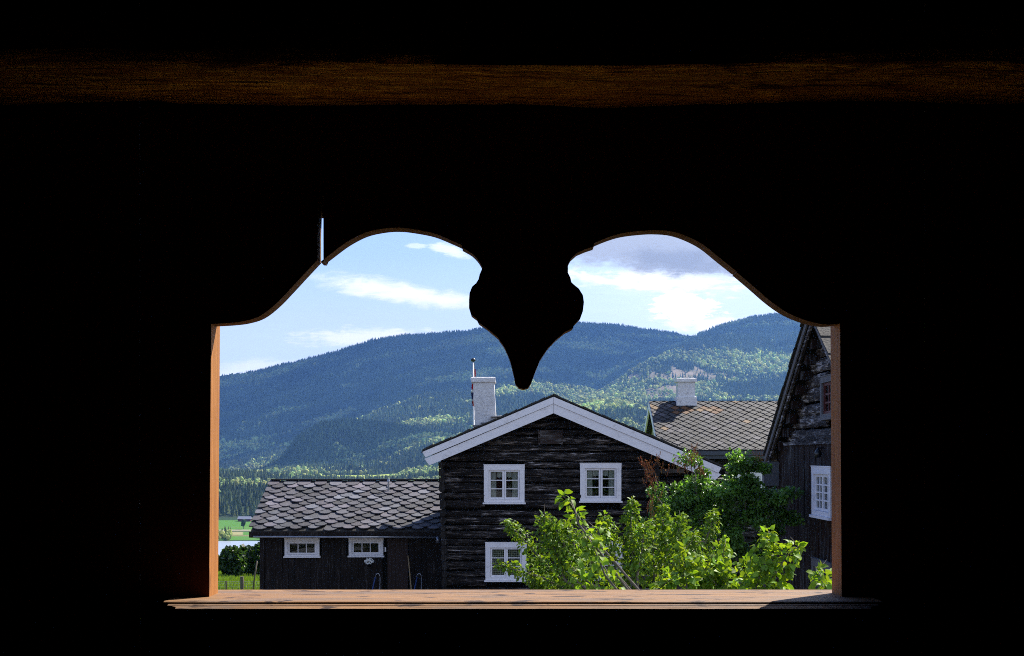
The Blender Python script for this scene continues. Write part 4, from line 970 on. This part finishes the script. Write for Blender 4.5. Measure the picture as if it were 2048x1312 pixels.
# the long shoot is bare in its middle: a twig down to the tree
# lilac bush
lo = empty('lilac_bush', (P(1440, 0, 24)[0], 24, 0), 'dark green lilac bush with brown withered flower heads between the houses', 'bush')
CL = [(1440, 1000, 105, 70, 2500), (1495, 935, 42, 34, 800), (1405, 985, 42, 28, 600), (1388, 918, 20, 18, 130), (1345, 1000, 38, 45, 700), (1470, 1070, 120, 65, 2600),
      (1545, 1000, 40, 26, 420), (1580, 982, 24, 8, 90), (1560, 1045, 36, 34, 420), (1475, 912, 14, 10, 60), (1470, 968, 42, 26, 600), (1340, 1060, 60, 60, 700), (1500, 985, 60, 40, 700)]
CL = [(a_, b_, c_, d_, int(e_ * 1.9)) for a_, b_, c_, d_, e_ in CL]
Ps, Ds, Ts = [], [], []
k_ = 24 / F
for cx, cy, rx, ry, n in CL:
    nb = max(3, int(rx * ry / 210))
    for q_ in range(nb):
        v0 = rng.normal(0, 1, 3); v0 /= np.linalg.norm(v0); v0 *= rng.random() ** .4
        c = np.array(P(cx + v0[0] * rx * .95, cy - v0[2] * ry * .95, 24.0)) + (0, v0[1] * min(rx, 60) * k_, 0)
        rb_ = rng.uniform(10, 20) * k_; m = int(n / nb); dv = rng.normal(0, 1, (m, 3)); dv /= np.linalg.norm(dv, axis=1, keepdims=True)
        rr = rng.random(m) ** .5 * (.6 + .8 * fbm(dv[:, 0] * 2 + q_, dv[:, 2] * 2 + cx, 77, 2))
        Ps.append(c + dv * rr[:, None] * rb_ * np.array((1.25, 1.1, .85))); Ds.append(dv * .6 + np.array((0, 0, .3))); Ts.append(np.full((m, 1), rng.uniform(.65, 1.35)))
pos = np.concatenate(Ps); dv = np.concatenate(Ds); n = len(pos)
leaves('foliage', pos, dv, .068 * rng.uniform(.6, 1.25, n), np.array((.11, .22, .04)) * np.concatenate(Ts) * rng.uniform(.6, 1.4, (n, 1)), M['leaf_dark'], lo, .5, .8, 1.0)
b = MB(); basep = Vector((P(1440, 0, 24)[0], 24, 0))
for cx, cy in ((1495, 935), (1400, 955), (1388, 915), (1345, 1000), (1545, 1000), (1590, 982), (1440, 1000), (1470, 1060), (1310, 950), (1300, 990), (1380, 920), (1310, 1040)):
    e = Vector(P(cx, cy, 24)); m_ = basep.lerp(e, .55) + Vector((rnd.uniform(-.15, .15), rnd.uniform(-.1, .1), .2)); b.tube([tuple(basep), tuple(m_), tuple(e)], [.05, .025, .006], 6)
b.build('stems', M['bark'], lo, True)
b = MB()
for cx, cy, n_, sx, sy in ((1302, 930, 9, 22, 12), (1310, 955, 10, 26, 14), (1298, 975, 7, 14, 12), (1306, 1035, 6, 12, 14), (1312, 1010, 6, 12, 12), (1368, 930, 12, 20, 14), (1385, 915, 8, 14, 14), (1405, 950, 5, 10, 8), (1520, 918, 4, 8, 6)):
    for _ in range(n_):
        p = Vector(P(cx + rnd.uniform(-sx, sx), cy + rnd.uniform(-sy, sy), 23.7 + rnd.uniform(-.3, .3))); ax = Vector((rnd.uniform(-.6, .4), rnd.uniform(-.3, .3), .8)).normalized()
        for j in range(26):
            t = rnd.random(); w = .04 * (1 - t) + .006; c = p + ax * (t * .17) + Vector((rnd.uniform(-w, w), rnd.uniform(-w, w), rnd.uniform(-w, w))); s_ = .012
            b.cur = (.30 * rnd.uniform(.6, 1.4), .12 * rnd.uniform(.7, 1.3), .045)
            b.add([tuple(c + Vector((rnd.uniform(-s_, s_), rnd.uniform(-s_, s_), rnd.uniform(-s_, s_) + dz_))) for dz_ in (-.01, 0, .012)], [(0, 1, 2)])
        b.tube([tuple(p - ax * .05), tuple(p + ax * .15)], [.004, .002], 3, False)
b.build('withered_flower_heads', mat('brown_flower_heads', tint, .9, .1), lo)

# round dark trees down the meadow, fence, tufts
QV = np.array([(-.5, 0, 0), (.5, 0, .12), (.35, 1, 0), (-.4, .9, -.12)]); QF = np.array([(0, 1, 2), (0, 2, 3)])
def round_tree(px, py, rx, ry, d, label, n=3200):
    x, _, z = P(px, py, d); gz = float(ground_z(x, d)); k_ = d / F
    o = empty('round_tree', (x, d, gz), label, 'tree', 'dark round trees in the meadow')
    b = MB(); b.tube([(x, d, gz - .1), (x + .1, d, z - ry * k_ * .5)], [.14, .09], 7)
    for _ in range(7): b.tube([(x + .08, d, lerp(gz, z, .55)), (x + rnd.uniform(-.8, .8) * rx * k_, d + rnd.uniform(-.6, .6), z + rnd.uniform(-.3, .7) * ry * k_)], [.06, .015], 5)
    b.build('trunk', M['bark'], o, True)
    dv = rng.normal(0, 1, (n, 3)); dv /= np.linalg.norm(dv, axis=1, keepdims=True)
    lump = .72 + .55 * fbm(dv[:, 0] * 2.5 + px, dv[:, 2] * 2.5 + dv[:, 1] * 2 + 20, int(px), 3)
    pos = np.array((x, d, z)) + dv * (rng.random(n) ** .45 * lump)[:, None] * np.array((rx, rx, ry)) * k_
    Rm = frame_from(dv + rng.normal(0, .8, (n, 3)), rng.normal(0, .6, (n, 3)) + (0, 0, .6))
    v, f, t = instances(QV, QF, pos, Rm, rng.uniform(.09, .2, n), np.array((.028, .055, .014)) * rng.uniform(.5, 1.6, (n, 1)))
    np_mesh('crown', v, f, t, M['leaf_dark'], o)
round_tree(466, 1124, 26, 28, 66, 'leftmost of the dark round trees, beside the window jamb')
round_tree(492, 1122, 22, 28, 69, 'middle one of the three dark round trees in the meadow')
round_tree(516, 1120, 20, 30, 67, 'dark round tree partly behind the outbuilding corner')
round_tree(440, 1135, 12, 22, 78, 'small dark shrub farthest out beside the window jamb', 1200)
fe = empty('wire_fence', P(483, 1200, 46)[:2] + (0,), 'wire netting fence on round grey posts at the edge of the meadow', 'fence')
fdv = 46.0
def post(px, pyt, pyb, r0, lean=0.0):
    b = MB(); x, _, zt = P(px, pyt, fdv); xb = P(px + lean, pyb, fdv)[0]
    b.tube([(xb, fdv, -.3), (lerp(xb, x, .5) + .01, fdv, zt * .5), (x, fdv, zt)], [r0, r0 * .96, r0 * .9], 9); return b
post(483.5, 1153, 1190, .068).build('post', M['post'], fe)
post(452, 1162, 1190, .03).build('post', M['post'], fe); post(418, 1155, 1190, .06).build('post', M['post'], fe)
b = MB()
for k_ in range(22): xw = P(430 + k_ * 4.6, 0, fdv)[0]; b.tube([(xw, fdv + .05, 0), (xw, fdv + .05, P(0, 1163, fdv)[2])], .0035, 3, False)
for z_ in (1163, 1168, 1174, 1180): b.tube([(P(425, 0, fdv)[0], fdv + .05, P(0, z_, fdv)[2]), (P(524, 0, fdv)[0], fdv + .05, P(0, z_, fdv)[2])], .004, 3, False)
b.build('netting', M['metal'], fe)
b = post(514, 1122, 1190, .028, -10); tag(b.build('leaning_pole', M['post'], None, True), 'thin grey weathered pole leaning beside the outbuilding corner', 'pole')
n = 9000; d = rng.uniform(44.5, 86, n); px = rng.uniform(425, 530, n); x = (px - 1024) / F * d; z = ground_z(x, d)
tvv = np.array([(-.5, 0, 0), (.5, 0, 0), (.1, .2, 1.)]); tff = np.array([(0, 1, 2)])
v, f, t = instances(tvv, tff, np.stack([x, d, z - .01], -1), rot_z(rng.uniform(-1, 1, n)), np.stack([rng.uniform(.02, .06, n), np.full(n, .1), rng.uniform(.05, .16, n)], -1), np.array((.10, .17, .02)) * rng.uniform(.6, 1.5, (n, 1)))
tag(np_mesh('meadow_grass', v, f, t, M['leaf']), kind='stuff')
# far farm building across the lake
fbx, fbd = (488 - 1024) / F * 1300, 1300.0; gz = float(ground_z(fbx, fbd))
fb = empty('far_farm_building', (fbx, fbd, gz), 'tiny red farm building with a grey roof across the lake', 'farm building')
b = MB(); b.box((fbx - 6, fbd, gz - .5), (fbx + 6, fbd + 7, gz + 2.6)); b.build('wall', M['red'], fb)
b = MB(); b.prism([(0, 0)] * 3, 0, 0) if False else None
b.add([(fbx - 6.6, fbd - .6, gz + 2.4), (fbx + 6.6, fbd - .6, gz + 2.4), (fbx + 6.2, fbd + 3.5, gz + 4.9), (fbx - 6.2, fbd + 3.5, gz + 4.9), (fbx + 6.6, fbd + 7.6, gz + 2.4), (fbx - 6.6, fbd + 7.6, gz + 2.4)], [(0, 1, 2, 3), (3, 2, 4, 5), (0, 3, 5), (1, 4, 2)])
b.build('roof', M['metal'], fb)
lt = P(487, 1056, 1165); gz = float(ground_z(lt[0], 1165))
ft = empty('field_tree', (lt[0], 1165, gz), 'single dark tree standing alone in the far green field', 'tree')
v, f, t = instances(TB[0][0], TB[0][1], np.array([[lt[0], 1165, gz + .5]]), rot_z(np.array([.3])), np.array([[7, 7, 9.]]), np.array([[.03, .06, .02]])); np_mesh('crown', v, f, t, M['needle'], ft)
b = MB(); b.tube([(lt[0], 1165, gz - .3), (lt[0], 1165, gz + 3)], [.3, .2], 6); b.build('trunk', M['bark'], ft)

# ------------------------------------------------------------ the dark gallery the photograph is taken from
DN, DF, DT = 2.0, 2.06, 2.038
nx = lambda px, d=DN: (px - 1024) / F * d
nz = lambda py, d=DN: EYE + (HZ - py) / F * d
Fp = lambda *a: [(nx(x, DT), nz(y, DT)) for x, y in a]     # silhouette set by the outer face
Np = lambda *a: [(nx(x, DN), nz(y, DN)) for x, y in a]     # silhouette set by the inner face
ZC, ZFl = 5.35, 3.0; SILL = .206; zs_ = EYE - SILL
room_x = 2.1
def catmull(p, n=4):
    out = []
    for i in range(len(p) - 1):
        p0, p1, p2, p3 = p[max(i - 1, 0)], p[i], p[i + 1], p[min(i + 2, len(p) - 1)]
        for k in range(n):
            t = k / n
            out.append(tuple(.5 * (2 * p1[j] + (p2[j] - p0[j]) * t + (2 * p0[j] - 5 * p1[j] + 4 * p2[j] - p3[j]) * t * t + (3 * p1[j] - p0[j] - 3 * p2[j] + p3[j]) * t ** 3) for j in (0, 1)))
    return out + [p[-1]]
wall = empty('carved_window_wall', (0, DN, ZFl), 'dark plank wall cut into a carved double arch with a hanging drop', 'wall')
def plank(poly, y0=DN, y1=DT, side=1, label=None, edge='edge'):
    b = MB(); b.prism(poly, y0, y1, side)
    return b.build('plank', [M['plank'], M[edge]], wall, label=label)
jl_top, jl_bot = (nx(440, DF), nz(652, DF)), (nx(436, DF), zs_)
jr_top, jr_bot = (nx(1661, DF), nz(652, DF)), (nx(1664, DF), zs_)
# arch pieces (left to right)
c1 = catmull(Fp((434, 653), (470, 651), (500, 647), (530, 637), (560, 614), (590, 583), (615, 556), (642.2, 527)))
c2 = catmull(Fp((648, 531), (670, 514), (700, 492), (735, 474), (770, 466), (800, 464), (830, 467), (870, 475), (905, 489), (925, 498)))
c3a = Fp((926, 503), (945, 514), (958, 528), (966, 542))
c3b = Np((959, 549), (957, 558), (952, 566), (944, 573), (939, 586), (938, 600), (938, 616), (942, 629), (953, 637))
c3c = Np((957, 645), (972, 655), (995, 674), (1010, 696), (1020, 720), (1027, 748), (1031, 768), (1038, 776), (1048, 778), (1057, 775), (1063, 765), (1070, 745), (1080, 720), (1095, 697), (1112, 679), (1130, 664), (1146, 656))
c3d = Np((1150, 647), (1161, 636), (1166, 622), (1168, 604), (1166, 590), (1158, 577), (1147, 568))
c3e = Np((1143, 564), (1141, 555), (1136, 545)) + Fp((1134, 536), (1140, 524), (1152, 513), (1168, 506), (1183, 501))
c4 = catmull(Fp((1186, 494), (1210, 484), (1240, 475), (1280, 470), (1310, 469), (1340, 472), (1370, 482), (1400, 498), (1430, 522), (1464, 549)))
c5 = catmull(Fp((1467, 553), (1500, 581), (1530, 607), (1560, 628), (1590, 642), (1620, 651), (1645, 654), (1668, 652)))
zt = ZC + .02
g_ = .00005; XJ1, XJ2 = .1212, .3330
xL1 = nx(281)
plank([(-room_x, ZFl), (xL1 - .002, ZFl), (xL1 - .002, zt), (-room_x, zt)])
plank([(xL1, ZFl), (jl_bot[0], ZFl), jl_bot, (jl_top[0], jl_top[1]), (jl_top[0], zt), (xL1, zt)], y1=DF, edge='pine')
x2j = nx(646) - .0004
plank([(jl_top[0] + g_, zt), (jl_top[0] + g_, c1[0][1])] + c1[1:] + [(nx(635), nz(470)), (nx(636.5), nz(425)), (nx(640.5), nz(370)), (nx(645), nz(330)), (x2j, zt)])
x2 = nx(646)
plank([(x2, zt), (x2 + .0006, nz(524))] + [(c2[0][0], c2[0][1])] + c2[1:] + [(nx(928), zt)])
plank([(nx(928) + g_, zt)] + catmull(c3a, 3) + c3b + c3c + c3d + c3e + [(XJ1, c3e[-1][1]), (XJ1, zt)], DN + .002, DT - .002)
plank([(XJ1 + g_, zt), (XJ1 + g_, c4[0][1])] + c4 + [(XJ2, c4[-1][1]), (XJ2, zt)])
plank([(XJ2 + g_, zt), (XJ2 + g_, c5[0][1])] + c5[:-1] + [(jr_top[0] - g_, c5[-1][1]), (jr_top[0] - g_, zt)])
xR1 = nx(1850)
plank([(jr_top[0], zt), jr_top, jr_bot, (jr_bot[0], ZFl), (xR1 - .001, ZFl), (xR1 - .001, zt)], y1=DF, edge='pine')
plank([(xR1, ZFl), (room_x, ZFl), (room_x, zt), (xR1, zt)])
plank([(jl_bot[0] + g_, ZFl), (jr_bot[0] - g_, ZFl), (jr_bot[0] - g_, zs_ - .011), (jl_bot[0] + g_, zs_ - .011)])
# batten outside that covers the upper part of the open joint
b = MB(); b.box((nx(625, DT), DT + .002, nz(432, DT)), (nx(660, DT), DT + .02, zt)); b.build('batten', M['plank'], wall)
for xj in (928, 1186, 1466):
    b = MB(); b.box((nx(xj, DT) - .012, DT + .001, EYE + .36), (nx(xj, DT) + .012, DT + .02, zt)); b.build('batten', M['plank'], wall)
# moulded sill
sp_ = [(2.115, zs_ - .001), (1.938, zs_), (1.934, zs_ - .0012), (1.935, zs_ - .0026), (1.942, zs_ - .0036), (1.928, zs_ - .0038), (1.925, zs_ - .0050), (1.931, zs_ - .0060), (1.917, zs_ - .0062), (1.912, zs_ - .0082), (1.918, zs_ - .010), (2.0, zs_ - .014), (2.115, zs_ - .022)]
b = MB(); vs = []; nS = 60
for i in range(nS + 1):
    for j, (y, z) in enumerate(sp_):
        ins = 0 if j < 4 else (.008 if j < 8 else .022)
        xa = nx(327, 1.934) + ins + (0 if y < 2 else 0); xb = nx(1765, 1.934) - ins
        x = lerp(xa, xb, i / nS)
        wv = .0008 * (vnoise(np.array([x * 9 + 30]), np.array([1.5]), 5)[0] - .5) if j in (1, 2, 6, 9) else 0
        # ears run in front of the wall only
        vs.append((x, y, z + wv))
m_ = len(sp_)
b.add(vs, [(i * m_ + j, i * m_ + (j + 1) % m_, (i + 1) * m_ + (j + 1) % m_, (i + 1) * m_ + j) for i in range(nS) for j in range(m_)] + [tuple(range(m_ - 1, -1, -1)), tuple(nS * m_ + j for j in range(m_))])
sill = b.build('window_sill', M['sill'], wall)
# horizontal log above the opening
b = MB(); nL, mL = 120, 20; vs = []
prof_b = [(1.995, .523), (1.93, .5215), (1.86, .5215), (1.815, .5235), (1.803, .529), (1.80, .545), (1.80, .57), (1.806, .59), (1.82, .602), (1.90, .606), (1.995, .606)]
mL = len(prof_b)
for i in range(nL + 1):
    x = lerp(-room_x, room_x, i / nL)
    for k, (y_, z_) in enumerate(prof_b):
        nn_ = vnoise(np.array([x * 7 + 20]), np.array([k * .7 + 5]), 8)[0] - .5; n2_ = vnoise(np.array([x * 26 + 20]), np.array([k * 1.1 + 5]), 9)[0] - .5
        bow = -.004 * math.exp(-((x - .1) / .3) ** 2)
        vs.append((x, y_ + (.014 * nn_ + .005 * n2_ if y_ < 1.99 else 0), EYE + z_ + .008 * nn_ + .003 * n2_ + bow))
b.add(vs, [(i * mL + k, i * mL + (k + 1) % mL, (i + 1) * mL + (k + 1) % mL, (i + 1) * mL + k) for i in range(nL) for k in range(mL)])
bm_ = b.build('ceiling_beam', M['beam'], None, True); tag(bm_, 'rough golden brown log running across the dark wall above the carved arches', 'beam')
# room shell
b = MB(); b.box((-room_x - .1, -1.6, ZFl - .1), (room_x + .1, DF + .0, ZFl)); tag(b.build('floor', M['floorwood']), kind='structure')
b = MB(); b.box((-room_x - .1, -1.6, ZC + .03), (room_x + .1, DF + .0, ZC + .13)); tag(b.build('ceiling', M['room']), kind='structure')
for nm, a, c in (('wall_left', (-room_x - .1, -1.6, ZFl + .002), (-room_x - .002, DF + .0, ZC + .028)), ('wall_right', (room_x + .002, -1.6, ZFl + .002), (room_x + .1, DF + .0, ZC + .028)),
                 ('wall_back', (-room_x, -1.6, ZFl + .002), (room_x, -1.5, ZC + .028))):
    b = MB(); b.box(a, c); tag(b.build(nm, M['room']), 'dark boarded wall of the gallery', 'wall', kind='structure')

# ------------------------------------------------------------ valley air
hb = MB(); hb.box((-9000, -100, -62.5), (9000, 13500, 980))
hm = bpy.data.materials.new('valley_haze'); hm.use_nodes = True; t_ = hm.node_tree; t_.nodes.clear()
pv = t_.nodes.new('ShaderNodeVolumePrincipled'); pv.inputs['Color'].default_value = (.18, .42, 1.0, 1); pv.inputs['Density'].default_value = 4.9e-5; pv.inputs['Anisotropy'].default_value = .35
ou = t_.nodes.new('ShaderNodeOutputMaterial'); t_.links.new(pv.outputs[0], ou.inputs['Volume'])
hz_o = hb.build('haze', hm); tag(hz_o, kind='stuff')
print('done')
